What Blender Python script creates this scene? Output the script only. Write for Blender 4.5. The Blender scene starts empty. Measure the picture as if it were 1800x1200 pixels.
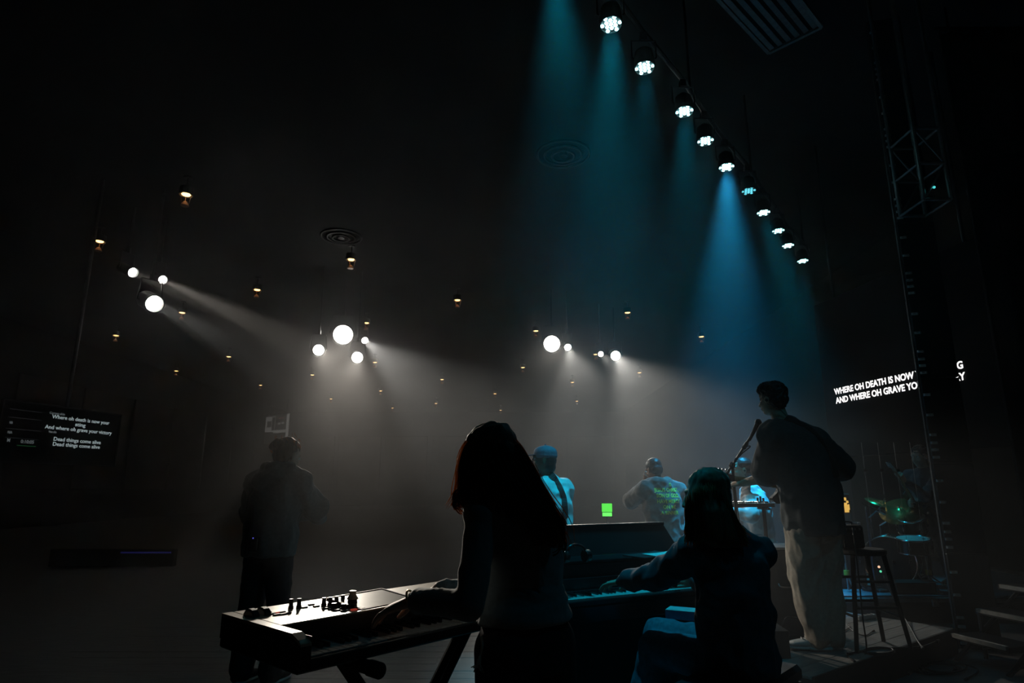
import bpy, bmesh, math, random
from math import sin, cos, pi, radians, atan2, sqrt
from mathutils import Vector, Matrix, noise
from mathutils.bvhtree import BVHTree

scene = bpy.context.scene
COL = scene.collection
random.seed(7)

# ------------------------------------------------------------------ camera, world, exposure
F_PX, PITCH, CAM_H = 1100.0, radians(13.05), 1.30
cam_data = bpy.data.cameras.new('camera')
cam_data.sensor_width = 36.0
cam_data.lens = 36.0 * F_PX / 1800.0
cam_data.clip_start = 0.05
cam_data.clip_end = 200
cam = bpy.data.objects.new('camera', cam_data)
COL.objects.link(cam)
cam.location = (0, 0, CAM_H)
cam.rotation_euler = (pi / 2 + PITCH, 0, 0)
scene.camera = cam

world = bpy.data.worlds.new('world')
scene.world = world
world.use_nodes = True
world.node_tree.nodes['Background'].inputs[0].default_value = (0.0, 0.0, 0.0, 1)
world.node_tree.nodes['Background'].inputs[1].default_value = 0.0

vs = scene.view_settings
vs.view_transform = 'Standard'
vs.look = 'None'
vs.gamma = 1.0
vs.exposure = 0.0
vs.use_curve_mapping = False
cy = scene.cycles
cy.use_denoising = True
cy.max_bounces = 5
cy.diffuse_bounces = 2
cy.glossy_bounces = 2
cy.transmission_bounces = 3
cy.volume_bounces = 0
cy.volume_step_rate = 2.0
cy.volume_max_steps = 128
cy.transparent_max_bounces = 6
cy.sample_clamp_indirect = 4.0
cy.caustics_reflective = False
cy.caustics_refractive = False

HAZE_DENSITY, HAZE_G = 0.020, 0.45
WHITE, WARM = (1.0, 0.965, 0.87), (1.0, 0.90, 0.76)
CYAN, BLUE = (0.005, 0.56, 0.84), (0.02, 0.46, 0.92)
# white front-of-house spots: pixel of the lens, depth, lens radius, aim point, watts, cone, blend
SPOTS = [
    # px,  py,   Y,    lens, aim(x,y,z),        power, cone, blend, tint
    (232, 478, 11.0, .085, (1.45, 6.8, 1.1),     800, 8, .6, WARM),
    (285, 491, 11.3, .075, (1.95, 4.6, 0.7),    1700, 6, .6, WARM),
    (270, 533, 10.2, .135, (0.2, 5.3, 1.2),      420, 10, .6, WHITE),
    (603, 588, 15.5, .240, (-0.55, 1.9, 0.75),  1400, 10, .8, WARM),
    (560, 615, 14.2, .125, (-0.15, 2.0, 1.2),   2000, 6, .7, WARM),
    (628, 628, 14.6, .130, (-0.60, 1.9, 0.92),  1550, 6, .7, WARM),
    (641, 598, 15.8, .085, (0.8, 6.2, 0.8),     1350, 16, .6, WHITE),
    (970, 604, 16.0, .210, (0.5, 2.6, 0.9),      700, 12, .8, WARM),
    (998, 610, 16.2, .090, (1.2, 6.6, 0.4),      950, 20, .6, WHITE),
    (1056, 622, 17.4, .075, (2.15, 6.4, 1.4),     500, 10, .6, WHITE),
    (1082, 625, 17.8, .140, (2.3, 5.3, 0.3),    1500, 17, .6, WHITE),
]
# blue wash pars over the stage: pixel, watts, tint, lens glow
PARS = [
    (975, -60, 420, CYAN, 5), (1074, 42, 820, CYAN, 9), (1133, 118, 260, CYAN, 8), (1203, 195, 480, CYAN, 9),
    (1240, 247, 140, CYAN, 5), (1277, 293, 3600, BLUE, 9), (1316, 335, 40, CYAN, 1.0), (1342, 373, 520, CYAN, 7),
    (1368, 405, 160, CYAN, 3.5), (1385, 431, 350, CYAN, 7), (1411, 458, 260, CYAN, 5),
]
PAR_Z = 5.0

# ------------------------------------------------------------------ geometry helpers
def ray(px, py):
    cx, cyy = (px - 900) / F_PX, (600 - py) / F_PX
    return Vector((cx, cos(PITCH) - cyy * sin(PITCH), sin(PITCH) + cyy * cos(PITCH)))
EYE = Vector((0, 0, CAM_H))
def P(px, py, Y):
    d = ray(px, py)
    return EYE + d * (Y / d.y)
def PZ(px, py, z):
    d = ray(px, py)
    return EYE + d * ((z - CAM_H) / d.z)
V = Vector

def mat(name, col, rough=.6, metal=0., var=.2, scale=18., bump=0., emit=None, estr=0., sheen=0., stretch=None, spec=.5):
    m = bpy.data.materials.new(name)
    m.use_nodes = True
    nt = m.node_tree
    b = nt.nodes['Principled BSDF']
    b.inputs['Roughness'].default_value = rough
    b.inputs['Metallic'].default_value = metal
    b.inputs['Specular IOR Level'].default_value = spec
    if sheen:
        b.inputs['Sheen Weight'].default_value = sheen
    tc = nt.nodes.new('ShaderNodeTexCoord')
    mp = nt.nodes.new('ShaderNodeMapping')
    if stretch:
        mp.inputs['Scale'].default_value = stretch
    nz = nt.nodes.new('ShaderNodeTexNoise')
    nz.inputs['Scale'].default_value = scale
    nz.inputs['Detail'].default_value = 4
    rp = nt.nodes.new('ShaderNodeValToRGB')
    rp.color_ramp.elements[0].position = .3
    rp.color_ramp.elements[1].position = .7
    lo = [max(0, c * (1 - var)) for c in col]
    hi = [min(1, c * (1 + var)) for c in col]
    rp.color_ramp.elements[0].color = (*lo, 1)
    rp.color_ramp.elements[1].color = (*hi, 1)
    L = nt.links.new
    L(tc.outputs['Object'], mp.inputs['Vector'])
    L(mp.outputs['Vector'], nz.inputs['Vector'])
    L(nz.outputs['Fac'], rp.inputs['Fac'])
    L(rp.outputs['Color'], b.inputs['Base Color'])
    if bump:
        bp = nt.nodes.new('ShaderNodeBump')
        bp.inputs['Strength'].default_value = bump
        bp.inputs['Distance'].default_value = .01
        L(nz.outputs['Fac'], bp.inputs['Height'])
        L(bp.outputs['Normal'], b.inputs['Normal'])
    if emit:
        b.inputs['Emission Color'].default_value = (*emit, 1)
        b.inputs['Emission Strength'].default_value = estr
        m.cycles.emission_sampling = 'NONE'
    return m

def finish(bm, smooth=False):
    bmesh.ops.recalc_face_normals(bm, faces=bm.faces)
    me = bpy.data.meshes.new('mesh')
    bm.to_mesh(me)
    bm.free()
    if smooth:
        me.polygons.foreach_set('use_smooth', [True] * len(me.polygons))
    return me

ROOTM = {}
def obj(name, geo, m, parent=None, world=False, smooth=False, kind=None, label=None):
    me = finish(geo, smooth) if isinstance(geo, bmesh.types.BMesh) else geo
    if world and parent is not None:
        me.transform(ROOTM[root_of(parent).name].inverted())
    o = bpy.data.objects.new(name, me)
    if not me.materials:
        me.materials.append(m)
    COL.objects.link(o)
    if parent is not None:
        o.parent = parent
    if kind:
        o['kind'] = kind
    if label:
        o['label'] = label
    return o
def root_of(o):
    while o.parent is not None:
        o = o.parent
    return o
def thing(name, label, cat, loc=(0, 0, 0), rz=0., group=None):
    o = bpy.data.objects.new(name, None)
    o.empty_display_size = .1
    COL.objects.link(o)
    o.location = loc
    o.rotation_euler = (0, 0, rz)
    tag(o, label, cat, group)
    ROOTM[o.name] = Matrix.Translation(V(loc)) @ Matrix.Rotation(rz, 4, 'Z')
    return o
def tag(o, label, cat, group=None, kind=None):
    o['label'] = label
    o['category'] = cat
    if group:
        o['group'] = group
    if kind:
        o['kind'] = kind
    return o
def struct(name, geo, m, label, smooth=False):
    o = obj(name, geo, m, smooth=smooth)
    o['kind'] = 'structure'
    o['label'] = label
    return o

def BM():
    return bmesh.new()
def box(bm, lo, hi, M=None, bev=0.):
    lo, hi = V(lo), V(hi)
    r = bmesh.ops.create_cube(bm, size=1.0)
    vs_ = r['verts']
    for v in vs_:
        v.co = V((lo.x if v.co.x < 0 else hi.x, lo.y if v.co.y < 0 else hi.y, lo.z if v.co.z < 0 else hi.z))
    if bev:
        ed = {e for v in vs_ for e in v.link_edges}
        rr = bmesh.ops.bevel(bm, geom=list(ed), offset=bev, segments=1, affect='EDGES')
        vs_ = list({v for f in rr['faces'] for v in f.verts} | {v for v in vs_ if v.is_valid})
    if M is not None:
        bmesh.ops.transform(bm, matrix=M, verts=vs_)
    return bm
def sph(bm, c, r3, R=None, u=18, v=12):
    if not hasattr(r3, '__len__'):
        r3 = (r3,) * 3
    c = V(c)
    rings = []
    for j in range(1, v):
        th = pi * j / v
        z, q = cos(th) * r3[2], sin(th)
        row = []
        for i in range(u):
            p = V((q * cos(2 * pi * i / u) * r3[0], q * sin(2 * pi * i / u) * r3[1], z))
            row.append(bm.verts.new(c + (R @ p if R is not None else p)))
        rings.append(row)
    pz = V((0, 0, r3[2]))
    top = bm.verts.new(c + (R @ pz if R is not None else pz))
    bot = bm.verts.new(c - (R @ pz if R is not None else pz))
    for i in range(u):
        k = (i + 1) % u
        bm.faces.new((top, rings[0][i], rings[0][k]))
        bm.faces.new((bot, rings[-1][k], rings[-1][i]))
        for a, b in zip(rings, rings[1:]):
            bm.faces.new((a[i], b[i], b[k], a[k]))
    return bm
def basis(d):
    d = V(d).normalized()
    a = V((0, 0, 1)) if abs(d.z) < .92 else V((1, 0, 0))
    x = d.cross(a).normalized()
    y = d.cross(x).normalized()
    return x, y
def loft(bm, secs, n=18, caps=True):
    """secs: list of (centre, half axis A, half axis B)"""
    rings = []
    for c, A, B in secs:
        rings.append([bm.verts.new(V(c) + V(A) * cos(2 * pi * k / n) + V(B) * sin(2 * pi * k / n)) for k in range(n)])
    for a, b in zip(rings, rings[1:]):
        for k in range(n):
            bm.faces.new((a[k], a[(k + 1) % n], b[(k + 1) % n], b[k]))
    if caps:
        bm.faces.new(rings[0][::-1])
        bm.faces.new(rings[-1])
    return bm
def tube(bm, pts, r, n=8, flat=1.0):
    pts = [V(p) for p in pts]
    rs = list(r) if hasattr(r, '__len__') else [r] * len(pts)
    d = (pts[1] - pts[0]).normalized()
    x, y = basis(d)
    secs = []
    for i, p in enumerate(pts):
        t = (pts[min(i + 1, len(pts) - 1)] - pts[max(i - 1, 0)])
        if t.length > 1e-9:
            t.normalize()
            x = (x - t * x.dot(t))
            x = x.normalized() if x.length > 1e-6 else basis(t)[0]
            y = t.cross(x)
        secs.append((p, x * rs[i], y * rs[i] * flat))
    return loft(bm, secs, n)
def limb(bm, pts, rs, n=14):
    """rounded chain of tapered segments"""
    pts = [V(p) for p in pts]
    for (a, ra), (b, rb) in zip(zip(pts, rs), zip(pts[1:], rs[1:])):
        x, y = basis(b - a)
        loft(bm, [(a, x * ra, y * ra), (a.lerp(b, .5), x * (ra + rb) / 2, y * (ra + rb) / 2), (b, x * rb, y * rb)], n)
    for p, r_ in zip(pts, rs):
        sph(bm, p, r_, u=14, v=10)
    return bm
def cyl(bm, a, b, ra, rb=None, n=20):
    a, b = V(a), V(b)
    x, y = basis(b - a)
    rb = ra if rb is None else rb
    return loft(bm, [(a, x * ra, y * ra), (b, x * rb, y * rb)], n)
def ring(bm, c, axis, R, r, n=24, m=8):
    x, y = basis(axis)
    c = V(c)
    ax = V(axis).normalized()
    rows = []
    for i in range(n):
        a = 2 * pi * i / n
        e = x * cos(a) + y * sin(a)
        rows.append([bm.verts.new(c + e * (R + r * cos(2 * pi * j / m)) + ax * r * sin(2 * pi * j / m)) for j in range(m)])
    for i in range(n):
        for j in range(m):
            bm.faces.new((rows[i][j], rows[(i + 1) % n][j], rows[(i + 1) % n][(j + 1) % m], rows[i][(j + 1) % m]))
    return bm
def smooth_pts(pts, k=6):
    pts = [V(p) for p in pts]
    out = []
    for i in range(len(pts) - 1):
        p0, p1, p2, p3 = pts[max(i - 1, 0)], pts[i], pts[i + 1], pts[min(i + 2, len(pts) - 1)]
        for j in range(k):
            t = j / k
            out.append(.5 * ((2 * p1) + (p2 - p0) * t + (2 * p0 - 5 * p1 + 4 * p2 - p3) * t * t + (3 * p1 - p0 - 3 * p2 + p3) * t ** 3))
    out.append(pts[-1])
    return out
def fuse(bm, voxel=.01, it=4, fac=.5):
    """weld overlapping closed volumes into one continuous skin"""
    bmesh.ops.recalc_face_normals(bm, faces=bm.faces)
    me = bpy.data.meshes.new('tmp')
    bm.to_mesh(me)
    bm.free()
    o = bpy.data.objects.new('tmp', me)
    COL.objects.link(o)
    r = o.modifiers.new('r', 'REMESH')
    r.mode = 'VOXEL'
    r.voxel_size = voxel
    if it:
        s = o.modifiers.new('s', 'SMOOTH')
        s.factor = fac
        s.iterations = it
    dg = bpy.context.evaluated_depsgraph_get()
    res = bpy.data.meshes.new_from_object(o.evaluated_get(dg))
    bpy.data.objects.remove(o)
    bpy.data.meshes.remove(me)
    res.polygons.foreach_set('use_smooth', [True] * len(res.polygons))
    return res
def folds(me, amp, sc, seed=0):
    """cloth folds: ridged noise pushed along the normals"""
    off = V((seed * 3.17, seed * 1.71, seed * 2.3))
    n = len(me.vertices)
    co, no = [0.0] * (3 * n), [0.0] * (3 * n)
    me.vertices.foreach_get('co', co)
    me.vertices.foreach_get('normal', no)
    sx, sy, sz = sc
    for i in range(0, 3 * n, 3):
        q = V((co[i] * sx, co[i + 1] * sy, co[i + 2] * sz)) + off
        k = amp * ((1 - abs(noise.noise(q)) * 2.2) * .8 + noise.noise(q * 2.3) * .45 - .5)
        co[i] += no[i] * k; co[i + 1] += no[i + 1] * k; co[i + 2] += no[i + 2] * k
    me.vertices.foreach_set('co', co)
    me.update()
    return me
def text_mesh(body, size, bold=0., align='LEFT', extrude=.001):
    cu = bpy.data.curves.new('txt', 'FONT')
    cu.body = body
    cu.size = size
    cu.offset = bold
    cu.extrude = extrude
    cu.align_x = align
    cu.resolution_u = 3
    o = bpy.data.objects.new('txt', cu)
    COL.objects.link(o)
    dg = bpy.context.evaluated_depsgraph_get()
    me = bpy.data.meshes.new_from_object(o.evaluated_get(dg))
    bpy.data.objects.remove(o)
    bpy.data.curves.remove(cu)
    return me
def text_width(me):
    xs = [v.co.x for v in me.vertices]
    return min(xs), max(xs)

# ------------------------------------------------------------------ materials
M_black = mat('black_paint', (.012, .012, .013), .55)
M_blackgloss = mat('black_gloss', (.010, .010, .011), .22)
M_blackmatte = mat('black_matte', (.010, .010, .010), .9)
M_drape = mat('black_velour', (.006, .006, .007), .95, spec=.1, var=.3, scale=6)
M_wall = mat('dark_wall_paint', (.020, .018, .016), .9, var=.15, scale=3)
M_panelwall = mat('brown_wall_panel', (.060, .045, .030), .8, var=.15, scale=2)
M_ceil = mat('dark_ceiling', (.012, .012, .013), .95, var=.2, scale=2)
M_floor = mat('grey_vinyl_plank', (.20, .195, .19), .42, var=.22, scale=5, stretch=(1, 9, 9), bump=.05)
M_floorbase = mat('dark_floor_base', (.03, .03, .03), .7)
M_deck = mat('stage_vinyl', (.27, .255, .24), .5, var=.25, scale=5, stretch=(1, 10, 10), bump=.05)
M_steel = mat('dull_steel', (.35, .35, .36), .35, .9)
M_chrome = mat('chrome', (.75, .75, .76), .12, 1.0)
M_darksteel = mat('dark_steel', (.05, .05, .055), .4, .7)
M_skin_light = mat('light_skin', (.52, .33, .24), .55, var=.06, scale=30)
M_skin_dark = mat('brown_skin', (.19, .095, .055), .5, var=.08, scale=30)
M_hair_brown = mat('brown_hair', (.085, .036, .014), .55, spec=.2, var=.5, scale=60, stretch=(1, 1, .1), sheen=.3)
def translucent(m, col, fac):
    nt = m.node_tree
    out = next(n for n in nt.nodes if n.type == 'OUTPUT_MATERIAL')
    t = nt.nodes.new('ShaderNodeBsdfTranslucent')
    t.inputs['Color'].default_value = (*col, 1)
    mx = nt.nodes.new('ShaderNodeMixShader')
    mx.inputs[0].default_value = fac
    nt.links.new(nt.nodes['Principled BSDF'].outputs[0], mx.inputs[1])
    nt.links.new(t.outputs[0], mx.inputs[2])
    nt.links.new(mx.outputs[0], out.inputs['Surface'])
M_hair_strand = mat('brown_hair_strands', (.085, .036, .014), .5, spec=.25, var=.5, scale=60, stretch=(1, 1, .1))
translucent(M_hair_strand, (.80, .38, .15), .5)
M_hair_black = mat('black_hair', (.012, .009, .008), .5, var=.4, scale=60)
M_eye = mat('eye_white', (.6, .58, .55), .3)

# ------------------------------------------------------------------ haze and lamps
def haze():
    bm = BM()
    box(bm, (-15.95, 2.9, .01), (7.95, 44.8, 6.45))
    m = bpy.data.materials.new('stage_haze')
    m.use_nodes = True
    nt = m.node_tree
    nt.nodes.clear()
    out = nt.nodes.new('ShaderNodeOutputMaterial')
    vsn = nt.nodes.new('ShaderNodeVolumeScatter')
    vsn.inputs['Color'].default_value = (.95, .97, 1, 1)
    vsn.inputs['Density'].default_value = HAZE_DENSITY
    vsn.inputs['Anisotropy'].default_value = HAZE_G
    # slow drifting clouds in the haze
    tc = nt.nodes.new('ShaderNodeTexCoord')
    nz = nt.nodes.new('ShaderNodeTexNoise')
    nz.inputs['Scale'].default_value = .75
    nz.inputs['Detail'].default_value = 3
    nz.inputs['Distortion'].default_value = .6
    mr = nt.nodes.new('ShaderNodeMapRange')
    mr.inputs['From Min'].default_value = .30
    mr.inputs['From Max'].default_value = .70
    mr.inputs['To Min'].default_value = HAZE_DENSITY * .30
    mr.inputs['To Max'].default_value = HAZE_DENSITY * 1.70
    nt.links.new(tc.outputs['Object'], nz.inputs['Vector'])
    nt.links.new(nz.outputs['Fac'], mr.inputs['Value'])
    nt.links.new(mr.outputs['Result'], vsn.inputs['Density'])
    nt.links.new(vsn.outputs[0], out.inputs['Volume'])
    o = obj('haze', bm, m, kind='stuff')
    tag(o, 'thin theatrical haze hanging over the whole stage and hall', 'haze', kind='stuff')
haze()

# ------------------------------------------------------------------ the hall
X0, X1, Y0, Y1, ZC = -16.0, 8.0, -3.0, 45.0, 6.5
def hall():
    bm = BM(); box(bm, (X0, Y0, -.25), (X1, Y1, -.0015))
    fl = struct('floor', bm, M_floor, 'dark hall floor with grey vinyl planks around the keyboards')
    rnd = random.Random(3)
    # loose-laid planks of the visible part of the floor, running across the hall
    shared = []
    for k in range(3):
        b = BM(); box(b, (-.60, -.0885, -.02), (.60, .0885, 0), bev=.003)
        shared.append(finish(b)); shared[-1].materials.append(M_floor)
    rows = [y * .18 for y in range(14, 46)]
    for i, y in enumerate(rows):
        x = -3.0 + rnd.random() * 1.2
        while x < 1.6:
            o = obj('plank', shared[rnd.randrange(3)], M_floor, fl)
            o.location = (x, y, rnd.uniform(-.0012, .0012))
            x += 1.203
    bm = BM(); box(bm, (X0, Y0, ZC), (X1, Y1, ZC + .2)); struct('ceiling', bm, M_ceil, 'black painted hall ceiling')
    bm = BM(); box(bm, (X0 - .2, Y0, -.2), (X0, Y1, ZC)); wl = struct('wall_left', bm, M_wall, 'dark left side wall of the hall')
    for k in range(7):
        b = BM(); box(b, (X0, 20 + k * 3.2, 1.2), (X0 + .08, 22.9 + k * 3.2, 4.9), bev=.02)
        obj('panel', b, M_panelwall, wl)
    bm = BM(); box(bm, (X1, Y0, -.2), (X1 + .2, Y1, ZC)); struct('wall_right', bm, M_wall, 'black right side wall behind the stage')
    bm = BM(); box(bm, (X0, Y1, -.2), (X1, Y1 + .2, ZC)); wb = struct('wall_back', bm, M_wall, 'dark far wall of the auditorium')
    for k in range(7):
        b = BM(); box(b, (X0 + .4 + k * 3.3, Y1 - .08, 1.0), (X0 + 3.4 + k * 3.3, Y1, 4.8), bev=.02)
        obj('panel', b, M_panelwall, wb)
    bm = BM(); box(bm, (X0, Y0 - .2, -.2), (X1, Y0, ZC)); struct('wall_front', bm, M_wall, 'dark wall behind the photographer')
hall()

# ------------------------------------------------------------------ stage platform and drum riser
DC = V((1.80, 4.10, 0)); DU = V((.80, .60, 0)); DV = V((-.60, .80, 0)); DECK_Z = .19
DRZ = atan2(DU.y, DU.x)
def deck():
    t = thing('stage_platform', 'low grey plank stage platform under the man in khaki trousers', 'platform', DC, DRZ)
    bm = BM(); box(bm, (0, 0, 0), (2.2, 1.196, DECK_Z - .02)); obj('frame', bm, M_black, t)
    b = BM(); box(b, (0, 0, DECK_Z - .02), (1.096, .1480, DECK_Z), bev=.003)
    pm = finish(b); pm.materials.append(M_deck)
    for j in range(8):
        for i in range(2):
            o = obj('plank', pm, M_deck, t); o.location = (i * 1.1, .008 + j * .149, 0)
    b = BM(); box(b, (-.006, -.012, DECK_Z - .05), (2.206, 0, DECK_Z + .003)); obj('edge_trim', b, M_black, t)
deck()
RISER = (2.35, 6.45, .25)
def riser():
    t = thing('drum_riser', 'long black drum riser with blue-grey top and a latched metal edge', 'riser', (2.56, 6.57, 0), 0)
    bm = BM(); box(bm, (0, 0, 0), (3.6, 3.2, .19)); obj('skirt', bm, M_blackmatte, t)
    bm = BM(); box(bm, (-.01, -.015, .19), (3.61, 3.2, .235), bev=.004); obj('edge_rail', bm, mat('aluminium_edge', (.22, .21, .20), .45, .5), t)
    bm = BM(); box(bm, (0, 0.02, .235), (3.6, 3.2, .25)); obj('carpet', bm, mat('blue_grey_carpet', (.10, .14, .17), .95, scale=90, bump=.3), t)
    for x in (.35, 1.55, 2.1):
        b = BM(); box(b, (x, -.035, .155), (x + .07, -.014, .225), bev=.005); cyl(b, (x + .035, -.035, .19), (x + .035, -.045, .19), .018)
        obj('latch', b, M_steel, t)
    b = BM(); box(b, (.62, -.02, .197), (.95, -.015, .228)); obj('label_plate', b, mat('pale_label', (.5, .5, .48), .6), t)
riser()

# ------------------------------------------------------------------ lamps
def spot_light(name, loc, target, power, cone, blend, tint, size, parent):
    ld = bpy.data.lights.new(name, 'SPOT')
    ld.energy = power
    ld.color = tint
    ld.spot_size = radians(cone)
    ld.spot_blend = blend
    ld.shadow_soft_size = size
    o = bpy.data.objects.new(name, ld)
    COL.objects.link(o)
    d = V(target) - V(loc)
    Mw = Matrix.Translation(loc) @ d.to_track_quat('-Z', 'Y').to_matrix().to_4x4()
    o.matrix_basis = ROOTM[parent.name].inverted() @ Mw
    o.parent = parent
    return o

M_lens_white = mat('lit_lens_white', (.8, .8, .8), .3, emit=(1, .97, .90), estr=14)
SPOT_LABELS = [
    'white stage spot highest and furthest out over the audience, small round lens',
    'small white spot just right of and below the highest audience-side spot',
    'large round white lamp below the two highest audience-side spots',
    'brightest white lamp of all, the glare left of centre',
    'round white lamp just below and left of the brightest glare',
    'round white lamp just below and right of the brightest glare',
    'small white spot right of the brightest glare throwing a long beam',
    'bright white lamp above the woman with long hair, second strongest glare',
    'small white spot touching the right of the second strongest glare, wide beam',
    'small white spot between the second strongest glare and the last lamp',
    'white spot at the stage end of the row, nearest the blue haze',
]
def spots():
    lenses = []
    for (px, py, Y, lr, aim, power, cone, blend, tint), lab in zip(SPOTS, SPOT_LABELS):
        c = P(px, py, Y)
        d = (V(aim) - c).normalized()
        x, y = basis(d)
        t = thing('stage_spotlight', lab, 'spotlight', c - d * .02, 0, 'white front-of-house spotlights')
        b = BM(); loft(b, [(c - d * .42, x * lr * .7, y * lr * .7), (c - d * .36, x * lr * 1.15, y * lr * 1.15), (c - d * .03, x * lr * 1.15, y * lr * 1.15), (c + d * .05, x * lr * 1.2, y * lr * 1.2),
                           (c + d * .05, x * lr * 1.04, y * lr * 1.04), (c - d * .005, x * lr * 1.04, y * lr * 1.04)], 24)
        obj('housing', b, M_black, t, world=True, smooth=False)
        b = BM(); loft(b, [(c, x * lr, y * lr), (c + d * lr * .12, x * lr * .8, y * lr * .8), (c + d * lr * .18, x * lr * .4, y * lr * .4)], 24)
        obj('lens', b, M_lens_white, t, world=True, smooth=True)
        hx = V((d.y, -d.x, 0)).normalized()
        m = c - d * .2
        top = m + V((0, 0, lr * 1.2 + .22))
        b = BM(); tube(b, [m + hx * lr * 1.2, m + hx * (lr * 1.25 + .03), V((m.x, m.y, top.z)) + hx * (lr + .03), V((m.x, m.y, top.z)) - hx * (lr + .03), m - hx * (lr * 1.25 + .03), m - hx * lr * 1.2], .012, 6)
        obj('yoke', b, M_darksteel, t, world=True)
        b = BM(); box(b, (top.x - .03, top.y - .03, top.z), (top.x + .03, top.y + .03, top.z + .10)); obj('clamp', b, M_darksteel, t, world=True)
        b = BM(); cyl(b, (top.x, top.y, top.z + .08), (top.x, top.y, ZC), .02, n=10); obj('drop_pipe', b, M_darksteel, t, world=True)
        spot_light('spot_light', c + d * (lr * .2 + .04), aim, power, cone, blend, tint, lr * .7, t)
spots()

def hex_cluster():
    pts = []
    for row, n in ((-1.5, 3), (-.5, 4), (.5, 3), (1.5, 2)):
        pass
    out = [(0, 0)]
    for k in range(6): out.append((.44 * cos(pi * k / 3 + .3), .44 * sin(pi * k / 3 + .3)))
    for k in range(6): out.append((.80 * cos(pi * k / 3 + pi / 6 + .3), .80 * sin(pi * k / 3 + pi / 6 + .3)))
    return out
PAR_LABELS = [None, 'blue LED par highest in the row and nearest the camera'] + [
    '%s blue LED par from the top of the row' % w for w in ('second', 'third')] + [
    'fourth blue LED par from the top, smaller glow between two bright ones',
    'fifth blue LED par from the top, above the strongest blue beam',
    'dimmest blue LED par, its separate cyan lenses visible', 'blue LED par just below the dimmest one',
    'blue LED par third from the low end of the row', 'blue LED par second from the low end of the row',
    'lowest and furthest blue LED par in the row, above the lyrics screen']
def pars():
    R = .085
    b = BM(); sph(b, (0, 0, 0), (.0165, .0165, .009), u=10, v=6)
    lens_me = finish(b, True)
    lens_me.materials.append(bpy.data.materials['Dummy'] if 'Dummy' in bpy.data.materials else M_black)
    pts = []
    for i, (px, py, power, tint, glow) in enumerate(PARS):
        c = PZ(px, py, PAR_Z)
        pts.append(c)
        lab = PAR_LABELS[i] or 'blue LED par just above the top of the picture, only its beam seen'
        t = thing('par_lamp', lab, 'stage lamp', c, 0, 'blue LED pars over the stage')
        tl = V((-.02, -.13, -1)).normalized()
        ld = V((.05, -.08, -1) if i == 0 else (.10, -.10, -1) if i == 7 else (-.03, .08, -1)).normalized()
        x, y = basis(tl)
        b = BM(); loft(b, [(-tl * .20, x * R * .5, y * R * .5), (-tl * .16, x * R * .95, y * R * .95), (-tl * .03, x * R * 1.12, y * R * 1.12), (tl * .012, x * R * 1.12, y * R * 1.12), (tl * .012, x * R, y * R), (-tl * .006, x * R, y * R)], 24)
        obj('housing', b, M_black, t)
        ml = mat('lit_led_lens', (.6, .8, .9), .2, emit=(.42, .95, 1.0) if glow > 2 else (.16, .8, .95), estr=glow)
        me = lens_me.copy(); me.materials.clear(); me.materials.append(ml)
        for (a, e) in hex_cluster():
            o = obj('lens', me, ml, t)
            o.location = x * a * R * 1.06 + y * e * R * 1.06 + tl * .004
            o.rotation_euler = tl.to_track_quat('Z', 'Y').to_euler()
        b = BM(); tube(b, [V((R * 1.15, 0, .08)), V((R * 1.3, 0, .1)), V((R * 1.3, 0, .27)), V((-R * 1.3, 0, .27)), V((-R * 1.3, 0, .1)), V((-R * 1.15, 0, .08))], .008, 6)
        obj('yoke', b, M_darksteel, t)
        b = BM(); box(b, (-.03, -.03, .27), (.03, .03, .345)); obj('clamp', b, M_darksteel, t)
        spot_light('par_light', c + tl * .05, c + ld * 3, power, 36 if tint == BLUE else 30, 1.0, tint, .08, t)
    # extra unseen par, added over the right wing to light the people's backs
    c = V((2.5, 1.2, PAR_Z)); tl = (V((1.3, 3.6, 1.0)) - c).normalized(); x, y = basis(tl)
    t = thing('par_lamp', 'LED par over the right wing, out of the picture', 'stage lamp', c, 0, 'blue LED pars over the stage')
    b = BM(); loft(b, [(-tl * .20, x * R * .5, y * R * .5), (-tl * .16, x * R * .95, y * R * .95), (tl * .012, x * R * 1.12, y * R * 1.12), (-tl * .006, x * R, y * R)], 24); obj('housing', b, M_black, t)
    for (a, e) in hex_cluster():
        o = obj('lens', lens_me if False else me, ml, t); o.location = x * a * R * 1.06 + y * e * R * 1.06 + tl * .004; o.rotation_euler = tl.to_track_quat('Z', 'Y').to_euler()
    b = BM(); cyl(b, (0, 0, .06), (0, 0, ZC - PAR_Z), .014, n=8); obj('drop_rod', b, M_darksteel, t)
    spot_light('par_light', c + tl * .05, c + tl * 3, 34, 66, 1.0, CYAN, .06, t)
    a, e = pts[0], pts[-1]
    d = (e - a).normalized()
    t = thing('lighting_pipe', 'black pipe carrying the row of blue LED pars', 'pipe', (a.x, a.y, PAR_Z))
    b = BM(); tube(b, [p + V((0, 0, .37)) for p in [a - d * .6] + pts + [e + d * .6]], .026, 10); obj('pipe', b, M_darksteel, t, world=True)
    for k in (.08, .36, .64, .92):
        q = pts[min(10, int(k * 10.9))] + d * .22 + V((0, 0, .37))
        b = BM(); cyl(b, q, (q.x, q.y, ZC), .014, n=8); obj('drop_rod', b, M_darksteel, t, world=True)
pars()

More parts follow.
